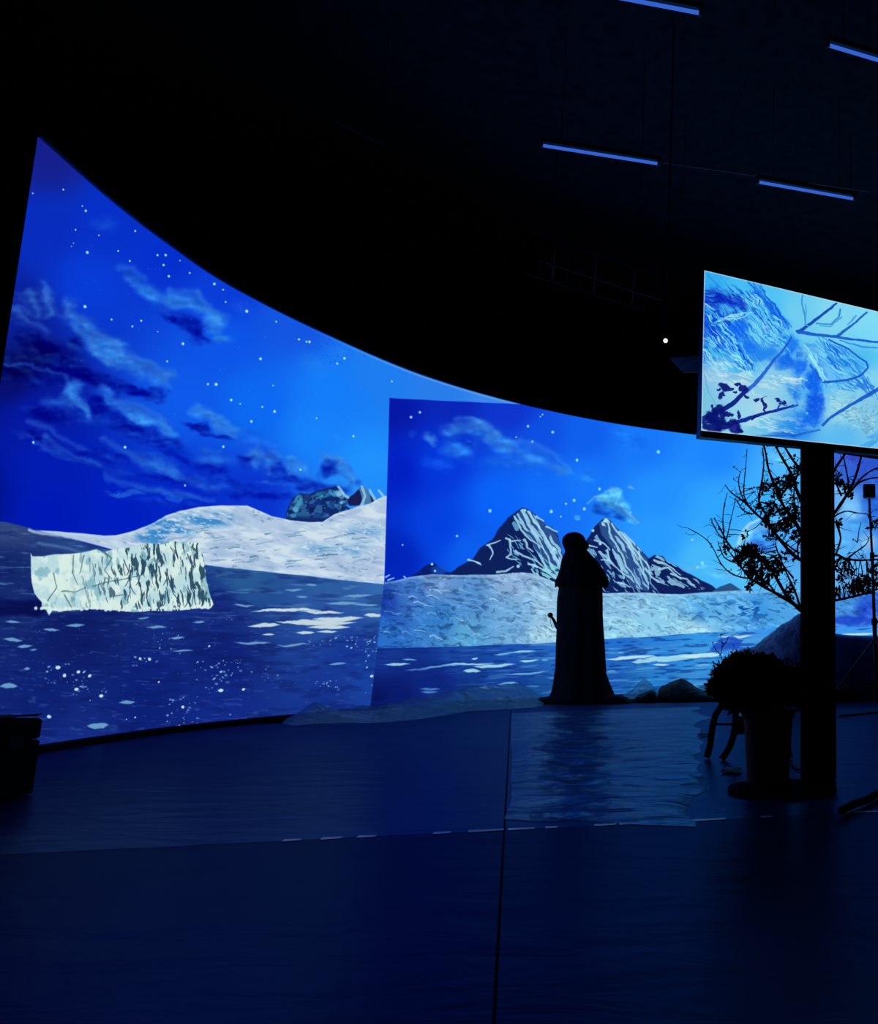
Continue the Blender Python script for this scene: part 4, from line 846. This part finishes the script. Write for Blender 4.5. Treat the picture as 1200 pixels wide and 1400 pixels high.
# ------------------------------------------------------------------ bare tree
TY = 8.4
tr = thing('tree', 'dark leafless tree with sparse dry leaves behind the black mast', 'tree', (atY(1112, 900, TY).x, TY, .012))
BR_ = [
 ([(1114,965),(1112,900),(1110,845),(1114,790),(1110,740),(1112,690),(1108,640),(1112,600),(1104,560)], 11, 4, 0, 'trunk'),
 ([(1110,852),(1098,838),(1085,826),(1062,812),(1042,801),(1024,789),(1010,771),(998,756)], 5.2, 1.3, .1, 'branch'),
 ([(1110,848),(1094,834),(1076,816),(1062,792),(1046,768),(1020,758),(1003,752),(992,738),(984,722),(976,708)], 4.2, .9, -.1, 'branch'),
 ([(1048,803),(1028,792),(1012,789),(998,783),(985,770),(972,745),(958,732),(940,722)], 1.8, .6, .1, 'branch'),
 ([(1110,768),(1092,764),(1076,750),(1064,735),(1048,715),(1034,703),(1018,687),(1007,679),(998,672),(991,663)], 4.6, .8, .2, 'branch'),
 ([(1110,775),(1096,733),(1086,712),(1076,700),(1066,682),(1058,662),(1050,640),(1047,622),(1044,609)], 4.4, 1.6, -.2, 'branch'),
 ([(1112,700),(1098,690),(1088,668),(1080,645),(1070,628),(1060,609),(1055,590)], 4.4, 2.2, .3, 'branch'),
 ([(1112,660),(1100,648),(1088,635),(1078,620),(1070,606),(1062,590)], 3.4, 1.6, -.3, 'branch'),
 ([(1052,718),(1046,702),(1038,690),(1038,676),(1041,660),(1043,645),(1044,630),(1042,612)], 2.8, 1.2, .15, 'branch'),
 ([(1020,690),(1014,678),(1010,664),(1010,652),(1013,644)], 1.8, .6, 0, 'branch'), ([(1024,693),(1017,678),(1017,662),(1019,640),(1021,614)], 1.7, .5, .1, 'branch'),
 ([(1028,703),(1018,699),(1012,693),(1007,683)], 1.6, .9, 0, 'branch'), ([(990,748),(989,730),(988,708),(990,690),(994,674)], 1.6, .5, -.1, 'branch'),
 ([(992,742),(996,724),(1000,706),(1006,680)], 1.4, .5, .05, 'branch'), ([(1000,768),(990,762),(984,750),(981,740)], 1.4, .6, 0, 'branch'), ([(992,738),(982,730),(974,715),(972,708)], 1.4, .5, 0, 'branch'),
 ([(1094,834),(1088,812),(1078,790),(1070,772),(1062,752),(1060,742)], 2.6, 1.0, .1, 'branch'), ([(1060,812),(1052,800),(1036,790),(1024,775),(1012,770)], 2.4, .8, -.15, 'branch'),
 ([(1096,733),(1090,748),(1092,765)], 2.2, 1.4, 0, 'branch'), ([(1084,790),(1076,780),(1066,768),(1056,760),(1040,755)], 2.0, .8, .2, 'branch'), ([(1092,756),(1080,748),(1070,740),(1056,733)], 2, .9, .1, 'branch'),
 ([(1080,668),(1088,655),(1092,640),(1096,628)], 2.4, 1.2, .1, 'branch'), ([(1066,682),(1074,668),(1080,660)], 1.8, 1, .1, 'branch'),([(1088,700),(1085,682),(1086,664)], 2.2, 1.2, .1, 'branch'),
 ([(1112,725),(1128,714),(1140,702),(1152,685),(1162,668),(1170,650),(1177,624),(1178,612)], 4.6, 2.0, .1, 'branch'),
 ([(1156,678),(1166,668),(1175,656),(1184,648),(1196,641),(1215,636)], 2.6, 1.2, .2, 'branch'), ([(1164,670),(1174,660),(1186,655),(1200,653),(1220,655)], 2.2, 1.0, -.1, 'branch'),
 ([(1132,660),(1142,640),(1152,625),(1160,614)], 3.4, 2, .1, 'branch'), ([(1160,668),(1158,650),(1154,630),(1152,615)], 1.8, 1, 0, 'branch'),
 ([(1128,765),(1142,758),(1156,764),(1176,766),(1200,765),(1220,767)], 3.2, 1.4, .1, 'branch'), ([(1160,762),(1172,753),(1184,744),(1188,734)], 1.8, .7, 0, 'branch'),
 ([(1115,830),(1142,821),(1160,817),(1180,812),(1204,804)], 3.2, 1.6, -.05, 'branch'), ([(1132,712),(1142,705),(1156,699),(1170,701),(1186,703)], 1.8, .8, .1, 'branch'),
 ([(1145,720),(1149,735),(1146,748),(1143,758)], 2.4, 1.4, .1, 'branch'), ([(1150,678),(1144,664),(1142,656)], 2.2, 1.6, 0, 'branch'),
 ([(1186,704),(1196,722),(1206,716)], 1.2, .6, 0, 'branch'), ([(1172,742),(1174,726),(1177,714)], 1, .5, 0, 'branch')]
twg = MB(); lv = MB(); PXM = TY/FPX; RT = random.Random(5)
allp = []
for pts, w0, w1, dy, nm in BR_:
    P = []
    for i, (x, y) in enumerate(pts):
        t = i/(len(pts)-1); P.append(atY(x, y, TY+dy*t*2.2+(.02*math.sin(i*2.1+x))))
    Q_ = []
    for i in range(len(P)-1):                                # smooth the limb a little
        a, b, c, d = P[max(0,i-1)], P[i], P[i+1], P[min(len(P)-1,i+2)]
        for k in range(3):
            t = k/3; Q_.append(.5*(2*b+(c-a)*t+(2*a-5*b+4*c-d)*t*t+(3*b-a-3*c+d)*t**3))
    Q_.append(P[-1])
    if nm == 'trunk': Q_[0].z = .012
    n_ = len(Q_); rs = [(w0+(w1-w0)*i/(n_-1)+.35)*1.2*PXM/2*(1+.12*math.sin(i*1.7)) for i in range(n_)]
    MB().tube(Q_, rs, 7).build(nm, M['bark'], tr, smooth=True)
    if nm == 'branch': allp += [(q, r) for q, r in zip(Q_, rs) if r < .02]
for q, r in allp:
    for _ in range(RT.choice((0, 0, 1, 1, 2)) if r > .0055 else RT.choice((0, 0, 0, 0, 1))):
        d = Vector((RT.uniform(-1, .7), RT.uniform(-.6, .6), RT.uniform(-.5, 1))).normalized(); L = RT.uniform(.03, .15)
        p1 = q+d*L*.5+Vector((RT.uniform(-.02,.02), 0, RT.uniform(-.02,.02))); p2 = q+d*L+Vector((RT.uniform(-.03,.03), 0, RT.uniform(-.03,.03)))
        twg.tube([q, p1, p2], [min(r*.5, .004), .0028, .0012], 4)
        if RT.random() < .30: leaf(lv, p2, RT.uniform(.02, .04), RT); leaf(lv, p1, RT.uniform(.02, .035), RT)
def cluster(x, y, rx, ry, n, L0=.028, L1=.06):
    for _ in range(n):
        a = RT.uniform(0, 6.28); r = RT.random()**.6; c = atY(x+rx*r*math.cos(a), y+ry*r*math.sin(a), TY+RT.uniform(-.2, .2))
        for _ in range(3): leaf(lv, c+Vector((RT.uniform(-.01,.01),)*3), RT.uniform(L0, L1), RT)
        q = min(allp, key=lambda e: (e[0]-c).length)[0]; m_ = (q+c)/2+Vector((RT.uniform(-.01,.01), 0, RT.uniform(-.015,.01)))
        if (q-c).length < .22: twg.tube([q, m_, c], [.0045, .004, .0022], 4)
for a in ((1012,760,10,12,30),(1027,754,14,9,34),(1030,775,10,12,34),(1036,758,8,14,30),(1022,748,8,5,14),(1044,790,12,8,26),(1058,782,10,8,22),(1062,775,8,12,20),(1030,770,22,16,40),(1048,772,10,8,22),(990,750,6,10,12),(1024,798,6,8,10),(1046,798,5,5,8),
          (1048,712,6,7,14),(1060,720,14,7,26),(1074,717,7,10,22),(1055,735,10,7,14),(1068,700,8,8,14),(1080,660,10,10,20),(1062,662,12,8,20),(1084,705,9,12,28),(1078,720,5,10,12),(1054,690,5,10,14),(1058,700,3,8,8),(1035,670,8,5,10),(1047,664,8,6,12),(1064,676,10,7,16),(1076,656,6,6,10),
          (1088,735,6,14,16),(1085,690,8,14,22),(1070,760,16,8,14),(1038,694,6,6,6),(1082,800,8,10,10),(1075,815,8,6,8),(1086,640,8,14,12),(1074,655,4,5,8),(1020,730,6,6,4),
          (1146,655,5,7,14),(1152,664,8,6,14),(1144,715,5,6,10),(1146,775,6,14,16),(1150,790,8,8,14),(1143,808,4,10,10),(1160,780,8,8,8),(1175,795,16,9,50),(1190,800,12,12,36),(1166,803,14,6,24),(1196,780,8,10,14),(1194,718,6,5,6),(1160,676,8,5,8)): cluster(*a)
tag(twg.build('twigs', M['bark'], tr), kind='stuff'); tag(lv.build('dry_leaves', M['leaf'], tr), kind='stuff')

# ------------------------------------------------------------------ props at the foot of the wall
o = mound([(990,905),(1000,893),(1012,889),(1030,884),(1042,874),(1056,864),(1068,855),(1080,848),(1092,840),(1104,836),(1114,842),(1120,860),(1124,900),(1126,940)], 9.15, .4, .10, 70, 18, 2.).build('snow_mound', M['snow'], smooth=True, origin=atZ(1090, 962))
tag(o, 'artificial rock crusted with snow behind the potted plant and the mast', 'rock')
o = mound([(899,955),(901,941),(905,938),(920,931),(931,927),(938,930),(948,938),(960,944),(972,947),(980,950),(986,956)], 9.4, .26, .03, 60, 14, 5.).build('rock', M['rock'], smooth=True, origin=atZ(930, 956))
tag(o, 'dark pointed rock lying between the person and the potted plant', 'rock')
o = mound([(868,954),(872,950),(882,946),(890,943),(895,945),(898,954)], 9.12, .14, .02, 30, 12, 9.).build('rock', M['rock'], smooth=True, origin=atZ(885, 958))
tag(o, 'small dark stone at the left end of the pointed rock', 'rock')
dr = thing('draped_platform', 'low platform under a smooth blue grey drape right of the mast', 'platform', (1.2, 9.9, .012))
rows = []
for i in range(60):
    x = .18+2.2*i/59; r = []
    top = .70+.02*fb(x*2, 1.)-.02*(x-.3)
    for y, z in ((9.60,.014),(9.585,.25),(9.59,.5),(9.60,top-.03),(9.63,top-.005),(9.8,top+.015),(10.1,top),(10.3,top-.03),(10.33,.014)):
        r.append(Vector((x, y+.012*math.sin(x*9+z*2)*(1 if z < top-.02 else .3), z)))
    rows.append(r)
MB().grid(rows).build('drape', M['plinth'], dr, smooth=True)
MB().rbox(.20, 2.36, 9.66, 10.24, .012, .64, .01).build('deck', M['black'], dr)
o = mound([(1128,957),(1134,946),(1144,939),(1156,936),(1166,940),(1176,950),(1182,957)], 9.2, .16, .02, 30, 12, 15.).build('sandbag', M['black'], smooth=True, origin=atZ(1155, 958))
tag(o, 'dark sandbag on the floor in front of the draped platform', 'sandbag')

# light stand at the right
SY = 7.7
ls = thing('light_stand', 'tall thin tripod stand with a small square box on top, far right', 'stand', (atY(1199, 950, SY).x, SY, .012))
T_, M1, M2, B_ = atY(1188, 682, SY), atY(1192, 760, SY), atY(1195, 850, SY), atY(1199, 945, SY)
MB().tube([T_, M1], .011, 8).build('upper_pole', M['blackmetal'], ls, smooth=True); MB().tube([M1, M2], .015, 8).build('middle_pole', M['blackmetal'], ls, smooth=True)
MB().tube([M2, B_], .020, 8).build('lower_pole', M['blackmetal'], ls, smooth=True)
for p, r in ((M1, .022), (M2, .028)):
    cl = MB().tube([p-Vector((0,0,.03)), p+Vector((0,0,.03))], r, 10).build('collar', M['blackmetal'], ls)
    MB().tube([p+Vector((r,0,0)), p+Vector((.05, -.01, .0))], .01, 8).build('knob', M['blackmetal'], cl)
tb = atY(1188, 671, SY)
bxo = MB().rbox(tb.x-.055, tb.x+.055, SY-.03, SY+.05, tb.z-.065, tb.z+.058, .006).build('box', M['blackmetal'], ls)
MB().rbox(tb.x-.04, tb.x+.04, SY-.036, SY-.0305, tb.z-.045, tb.z+.04, .002).build('cover', M['gloss'], bxo)
col = atY(1196, 873, SY)
for q in (atZ(1122, 972, .016), atZ(1238, 958, .016), atZ(1262, 985, .016)):
    lg = MB().tube([col, q], .010, 6).build('leg', M['blackmetal'], ls)
    MB().tube([q, q+(q-col).normalized()*.012], .014, 6).build('rubber_foot', M['rubber'], lg)
    mid = col.lerp(q, .62); low = atY(1199, 935, SY)
    MB().tube([low, mid], .007, 6).build('brace', M['blackmetal'], ls)

# cables
def cable(name, pts, r, lab, m='rubber'):
    P = [Vector(p) for p in pts]; Q_ = []
    for i in range(len(P)-1):
        a, b, c, d = P[max(0,i-1)], P[i], P[i+1], P[min(len(P)-1,i+2)]
        for k in range(6):
            t = k/6; Q_.append(.5*(2*b+(c-a)*t+(2*a-5*b+4*c-d)*t*t+(3*b-a-3*c+d)*t**3))
    Q_.append(P[-1]); o = MB().tube(Q_, r, 8).build(name, M[m], smooth=True, origin=P[0]); tag(o, lab, 'cable'); return o
cable('cable', [atZ(1150,1108,.026),atZ(1165,1100,.025),atZ(1185,1093,.025),atZ(1205,1083,.025),atZ(1260,1068,.025),atZ(1330,1065,.025)], .015, 'thick black cable curving away right from the base plate')
cable('cable', [atZ(1147,979,.019),atZ(1170,977,.019),atZ(1200,974,.019),atZ(1260,970,.019)], .009, 'thin black cable on the floor by the light stand')
cable('cable', [atZ(1078,1036,.013),atZ(1084,1046,.013),atZ(1092,1052,.013),atZ(1112,1050,.013)], .005, 'thin cable between the plant pot and the mast')

# flight case at the left edge
fc = thing('flight_case', 'black equipment case at the left edge in front of the video wall', 'case', (-3.2, 3.1, 0))
c0 = atZ(46, 1088, 0); ht = atY(55, 981, c0.y).z
MB().rbox(c0.x-.85, c0.x, c0.y-.5, c0.y, .0095, ht*.72, .006).build('body', M['black'], fc)
lid = MB().rbox(c0.x-.85, c0.x, c0.y-.5, c0.y, ht*.73, ht, .008).build('lid', M['black'], fc)
for y in (c0.y-.35, c0.y-.12): MB().rbox(c0.x+.001, c0.x+.012, y-.03, y+.03, ht*.63, ht*.80, .002).build('latch', M['blackmetal'], lid)
MB().rbox(c0.x+.001, c0.x+.02, c0.y-.30, c0.y-.18, ht*.38, ht*.5, .004).build('handle', M['blackmetal'], fc)
cov = MB(); rows = []
for i in range(40):
    r = []
    for j in range(16):
        x = c0.x-.845+.84*i/39; y = c0.y-.495+.49*j/15; r.append(Vector((x, y, ht+.006+.012*abs(fb(x*9, y*9)))))
    rows.append(r)
o = MB().grid(rows).build('cover_cloth', M['black'], fc); sm = o.modifiers.new('thickness', 'SOLIDIFY'); sm.thickness = .003; sm.offset = 1

# ------------------------------------------------------------------ overhead
CZ = 5.6
def tube_light(a, b, lab, z=4.6, r=.013, st=1.):
    A, Bp = atZ(*a, z), atZ(*b, z); d = (Bp-A).normalized(); s = Vector((-d.y, d.x, 0)); t = thing('tube_light', lab, 'ceiling light', (A+Bp)/2, 'blue tube lights under the ceiling')
    mt = Matrix.Translation((A+Bp)/2) @ Matrix.Rotation(math.atan2(d.y, d.x), 4, 'Z'); L = (Bp-A).length/2
    MB().rbox(-L-.02, L+.02, -.03, .03, .022, .06, .006, mt).build('housing', M['blackmetal'], t)
    MB().tube([A, Bp], r, 10).build('tube', TUBE, t, smooth=True)
    for k in (-L-.01, L+.0): MB().rbox(k-.01, k+.012, -.018, .018, -.018, .024, .003, mt).build('end_cap', M['blackmetal'], t)
    for k in (-L*.7, L*.7): p = mt @ Vector((k, 0, .06)); MB().tube([p, Vector((p.x, p.y, CZ))], .003, 5).build('hanger', M['rubber'], t)
TUBE = emis('dim_blue_tube', srgb((52,98,205)), 1.)
tube_light((742,199), (900,224), 'blue tube light left of centre, the longest one fully in view')
tube_light((1037,249), (1167,272), 'blue tube light nearest above the large screen')
tube_light((800,-12), (957,18), 'blue tube light cut by the top edge of the view')
tube_light((1133,62), (1260,100), 'blue tube light cut by the right edge, near the top')
tr2 = thing('lighting_truss', 'faint slim metal truss hanging under the dark ceiling', 'truss', atZ(800, 375, 4.2))
a0, a1 = atZ(738, 356, 4.15), atZ(905, 410, 4.15); dd = (a1-a0).normalized(); sd = Vector((-dd.y, dd.x, 0))*.35
for off in (Vector(), sd): MB().tube([a0+off, a1+off], .011, 6).build('lower_chord', M['blackmetal'], tr2)
MB().tube([a0+sd*.5+Vector((0,0,.35)), a1+sd*.5+Vector((0,0,.35))], .011, 6).build('upper_chord', M['blackmetal'], tr2)
for i in range(9):
    p = a0.lerp(a1, i/9); q = a0.lerp(a1, (i+.5)/9)+sd*.5+Vector((0,0,.35)); p2 = a0.lerp(a1, (i+1)/9)
    MB().tube([p, q, p2+sd], .006, 5).build('lattice_bar', M['steel'] if i % 3 == 1 else M['blackmetal'], tr2)
for t in (.15, .85):
    p = a0.lerp(a1, t)+sd*.5+Vector((0,0,.35)); MB().tube([p, Vector((p.x, p.y, CZ))], .004, 5).build('hanger', M['rubber'], tr2)
def rod(a, b, z, lab, r=.006):
    A, Bp = atZ(*a, z), atZ(*b, z); t = thing('ceiling_pipe', lab, 'pipe', (A+Bp)/2)
    MB().tube([A, Bp], r, 6).build('pipe', M['steel'], t)
    for k in (.1, .9): p = A.lerp(Bp, k); MB().tube([p, Vector((p.x, p.y, CZ))], .003, 5).build('hanger', M['rubber'], t)
rod((455,165), (525,198), 4.6, 'thin faint pipe under the ceiling at the upper left')
rod((905,222), (1190,262), 5.0, 'long thin pipe under the ceiling right of the longest tube light', .005)
w0, w1 = atY(1050, 28, 5.6), atY(990, 190, 5.6)
o = MB().tube([w0+(w0-w1)*3, w1], .0022, 5).build('hanging_wire', M['wire'], origin=w1); tag(o, 'thin slanting wire coming down from the ceiling', 'wire')
up = (w0-w1).normalized(); tt = (CZ-w1.z)/up.z
o.data.vertices.foreach_get; 
for v in o.data.vertices:
    if v.co.length > .5: v.co = v.co+(up*tt-(w0+(w0-w1)*3-w1))
sp = thing('spot_lamp', 'small black spotlight with a bright lens left of the large screen', 'spotlight', atY(909, 465, 6.2))
c = atY(909, 465, 6.2); ax = Vector((.1, -.9, -.3)).normalized()
MB().tube([c-ax*.14, c-ax*.1, c-ax*.0, c+ax*.012], [.02, .045, .05, .052], 14).build('housing', M['blackmetal'], sp, smooth=False)
MB().tube([c+ax*.010+Vector((.004,0,-.004)), c+ax*.016+Vector((.004,0,-.006))], .017, 12).build('lens', emis('lamp_lens', (.9, .95, 1), 1.2), sp)
MB().tube([c-ax*.06+Vector((0,0,.05)), Vector((c.x, c.y+.05, CZ))], .009, 6).build('drop_rod', M['rubber'], sp)
rb = thing('reflector_board', 'small pale board on an arm at the left edge of the large screen', 'board', atY(935, 498, 3.8))
P4_ = [atY(915, 489, 4.6), atY(972, 486, 4.15), atY(972, 509, 3.9), atY(934, 509, 4.2)]
MB().add(P4_+[p+Vector((0, .006, 0)) for p in P4_], [(0,1,2,3),(7,6,5,4),(0,4,5,1),(1,5,6,2),(2,6,7,3),(3,7,4,0)]).build('panel', M['white'], rb)
MB().tube([atY(962, 498, 4.14), Vector((.05, 4.10, atY(950, 498, 4.1).z)), Vector((.08, 3.86, atY(950, 498, 4.1).z))], .007, 6).build('arm', M['blackmetal'], rb)

# ------------------------------------------------------------------ the person in a cape
PYD = 8.85
base = atZ(794, 962); base.z = .022
per = thing('person', 'person in a dark hood, short cape and floor-length robe, standing with the back turned', 'person', base)
def ring(y, l, r, dr=.62, n=56, folds=0., ph=0., dx=0., zj=0.):
    a, b = atY(l, y, PYD), atY(r, y, PYD); c = (a+b)/2; hw = (b-a).length/2; o = []
    for k in range(n):
        t = 2*math.pi*k/n; f = 1+folds*(math.sin(7*t+ph)+.6*math.sin(12*t+ph*2))
        fx = 1+(f-1)*abs(math.sin(t))
        o.append(Vector((c.x+dx+hw*fx*math.cos(t), PYD+hw*dr*f*math.sin(t), c.z+zj*(math.sin(9*t)+.5*math.sin(17*t+1)))))
    return o
rob = [ring(772,772,812,.5),ring(785,767,819,.6),(ring(803,764,823,.62,folds=.01)),ring(820,761.5,823.5,.62,folds=.02,ph=.2),ring(840,761,823.5,.62,folds=.03,ph=.3),ring(860,761,824.5,.64,folds=.035,ph=.4),
       ring(880,760,826,.66,folds=.04,ph=.5),ring(900,759.5,827,.68,folds=.045,ph=.6),ring(914,759,828,.7,folds=.05,ph=.7),ring(920,758,828,.72,folds=.05,ph=.8),ring(932,757,832,.74,folds=.055,ph=.9),ring(944,755,837,.76,folds=.06,ph=1.),ring(953,752,841,.78,folds=.065,ph=1.1),ring(960.5,750,843,.8,folds=.07,ph=1.2)]
MB().loft(rob).build('robe', M['robe'], per, smooth=True)
cp = [ring(749,776,799,.7),ring(754,773,804,.72),ring(759,770,808.5,.7),ring(765,768,814.5,.66),ring(772,766.5,820,.64),ring(780,765,825.5,.64,folds=.02),ring(788,762,829.5,.64,folds=.03),ring(795,758.5,832,.64,folds=.04,zj=.004),ring(802,759,831,.63,folds=.05,zj=.012)]
cm = MB(); cm.loft(cp, cap=False); o = cm.build('cape', M['cape'], per, smooth=True); sm = o.modifiers.new('thickness', 'SOLIDIFY'); sm.thickness = .012
hd = [ring(727.6,783,788,1),ring(729,777,793,1),ring(732,772.5,797,1),ring(736,769.5,799.5,1),ring(741,768.5,800,1),ring(746,769.5,799.5,1),ring(751,772,799,1),ring(756,773,801,.95),ring(762,771,806,.8)]
MB().loft(hd).build('hood', M['cape'], per, smooth=True)
rl = [ring(736.5,793,797,1,n=16),ring(739,792,801.5,1,n=16),ring(743,792,804.5,1,n=16),ring(747,792,805,1,n=16),ring(750,793,803.5,1,n=16),ring(753,795,801,1,n=16)]
MB().loft(rl).build('hood_fold', M['cape'], per, smooth=True)
# hem and train spread on the floor
mound([(735,958),(739,953.5),(745,952.5),(752,951.5),(760,950),(800,947),(832,948),(842,950),(850,951),(857,954),(863,959)], PYD-.02, .20, .010, 70, 14, 21.).build('train', M['robe'], per, smooth=True)
# body: one continuous figure under the clothes
F3 = Vector((-.55, .83, 0)); S3 = Vector((.83, .55, 0))      # facing, right-hand side
def L(s, f, z): return base+S3*s+F3*f+Vector((0, 0, z))
off = Vector((atY(795, 900, PYD).x-base.x, PYD-base.y, 0))
bv = [(L(0,0,.93),.11),(L(0,.0,1.12),.10),(L(0,.0,1.32),.11),(L(0,.01,1.45),.06),(L(0,.03,1.54),.055),
      (L(-.10,0,.86),.095),(L(-.11,.02,.48),.06),(L(-.12,0,.09),.04),(L(-.13,.12,.04),.032),
      (L(.10,0,.86),.095),(L(.11,.02,.48),.06),(L(.12,0,.09),.04),(L(.13,.12,.04),.032),
      (L(-.15,0,1.38),.045),(L(-.15,.0,1.13),.036),(L(-.07,.085,1.06),.026),(L(-.02,.10,1.07),.022),
      (L(.15,0,1.38),.045),(L(.15,.0,1.13),.036),(L(.07,.085,1.03),.026),(L(.02,.10,1.02),.022)]
be = [(0,1),(1,2),(2,3),(3,4),(0,5),(5,6),(6,7),(7,8),(0,9),(9,10),(10,11),(11,12),(2,13),(13,14),(14,15),(15,16),(2,17),(17,18),(18,19),(19,20)]
for hi, sg in ((16, 1), (20, -1)):
    hp = bv[hi][0]
    for k in range(4):
        i0 = len(bv); q = hp+Vector((0,0,.026-.017*k))+S3*sg*.018; ln = (.030,.034,.031,.024)[k]
        bv += [(q,.009),(q+S3*sg*ln+F3*.004,.0085),(q+S3*sg*ln*1.7-F3*.018,.007)]; be += [(hi,i0),(i0,i0+1),(i0+1,i0+2)]
    i0 = len(bv); q = hp-S3*sg*.006+Vector((0,0,.026))-F3*.01; bv += [(q,.010),(q+Vector((0,0,.03))+S3*sg*.014,.008)]; be += [(hi,i0),(i0,i0+1)]
me = bpy.data.meshes.new('body'); me.from_pydata([tuple(p+off-base) for p, r in bv], be, []); me.materials.append(M['skin'])
bo = bpy.data.objects.new('body', me); COL.objects.link(bo); bo.parent = per
sk = bo.modifiers.new('skin', 'SKIN'); sb = bo.modifiers.new('smooth', 'SUBSURF'); sb.levels = 1; sb.render_levels = 1
for i, (p, r) in enumerate(bv): me.skin_vertices[0].data[i].radius = (r, r)
me.skin_vertices[0].data[0].use_root = True
dg = bpy.context.evaluated_depsgraph_get(); ev = bo.evaluated_get(dg); nm = bpy.data.meshes.new_from_object(ev)
bo.modifiers.clear(); bm = bmesh.new(); bm.from_mesh(nm)
hc = atY(784.5, 744, PYD)-base; Fh = Vector((-.80, .58, -.15)).normalized(); Sh = Vector((0,0,1)).cross(Fh).normalized(); Uh = Fh.cross(Sh).normalized(); Uh = -Uh if Uh.z < 0 else Uh
bmesh.ops.create_uvsphere(bm, u_segments=32, v_segments=24, radius=1, matrix=Matrix.Identity(4))
bm.verts.ensure_lookup_table()
for v in bm.verts[-(32*23+2):]:
    x, y, z = v.co; f, s, u = y, x, z                        # f forward
    A, Bv, Cv = .088, .070, .108
    if u < 0: Bv *= 1+.28*u; A *= 1+.06*u
    d = f*A
    if f > .2:
        d += .022*math.exp(-(s/.16)**2-((u+.12)/.20)**2)     # nose
        d -= .010*(math.exp(-((s-.38)/.18)**2-((u-.08)/.12)**2)+math.exp(-((s+.38)/.18)**2-((u-.08)/.12)**2))   # eye sockets
        d += .006*math.exp(-((u-.24)/.08)**2-(s/.5)**2)+.007*math.exp(-((u+.48)/.06)**2-(s/.25)**2)-.004*math.exp(-((u+.53)/.03)**2-(s/.3)**2)+.010*math.exp(-((u+.82)/.12)**2-(s/.3)**2)
    w = s*Bv+(.010*math.copysign(1, s)*math.exp(-((f+.05)/.12)**2-((u+.02)/.2)**2) if abs(s) > .7 else 0)
    v.co = hc+Fh*d+Sh*w+Uh*u*Cv
bm.to_mesh(nm); bm.free(); nm.materials.clear(); nm.materials.append(M['skin']); nm.polygons.foreach_set('use_smooth', [True]*len(nm.polygons)); bo.data = nm; nm.name = 'body'
for sg in (-1, 1):
    MB().lathe([(.001,-.011),(.008,-.008),(.011,0),(.008,.008),(.001,.011)], base+hc+Fh*.076+Sh*sg*.027+Uh*.010, 12).build('eye', M['white'], per, smooth=True)
# sword worn at the left hip
sw = thing('sword', 'sword with a round pommel worn at the hip of the robed person', 'sword', atY(758, 850, PYD))
g0, g1, g2, g3 = atY(752, 841, 8.78), atY(757, 848, 8.82), atY(761, 857, 8.9), atY(775, 878, 9.09)
MB().lathe([(.002,-.028),(.018,-.022),(.028,-.006),(.028,.006),(.018,.022),(.002,.026)], g0, 16).build('pommel', M['brass'], sw, smooth=True)
MB().tube([g0, g1, g2], [.012, .015, .018], 10).build('grip', M['leather'], sw, smooth=True)
MB().tube([g2+Vector((-.03,.0,.035)), g2+Vector((.0,0,0)), g2+Vector((.04,.05,-.03))], [.008,.010,.008], 8).build('guard', M['brass'], sw, smooth=True)
MB().tube([g2, g3, atY(800, 925, 9.16)], [.018, .019, .012], 10).build('scabbard', M['leather'], sw, smooth=True)
MB().tube([g0+Vector((0,0,-.01)), atY(752.5, 852, 8.78), atY(755, 859, 8.8), atY(759, 856, 8.84)], .0025, 5).build('cord', M['leather'], sw)
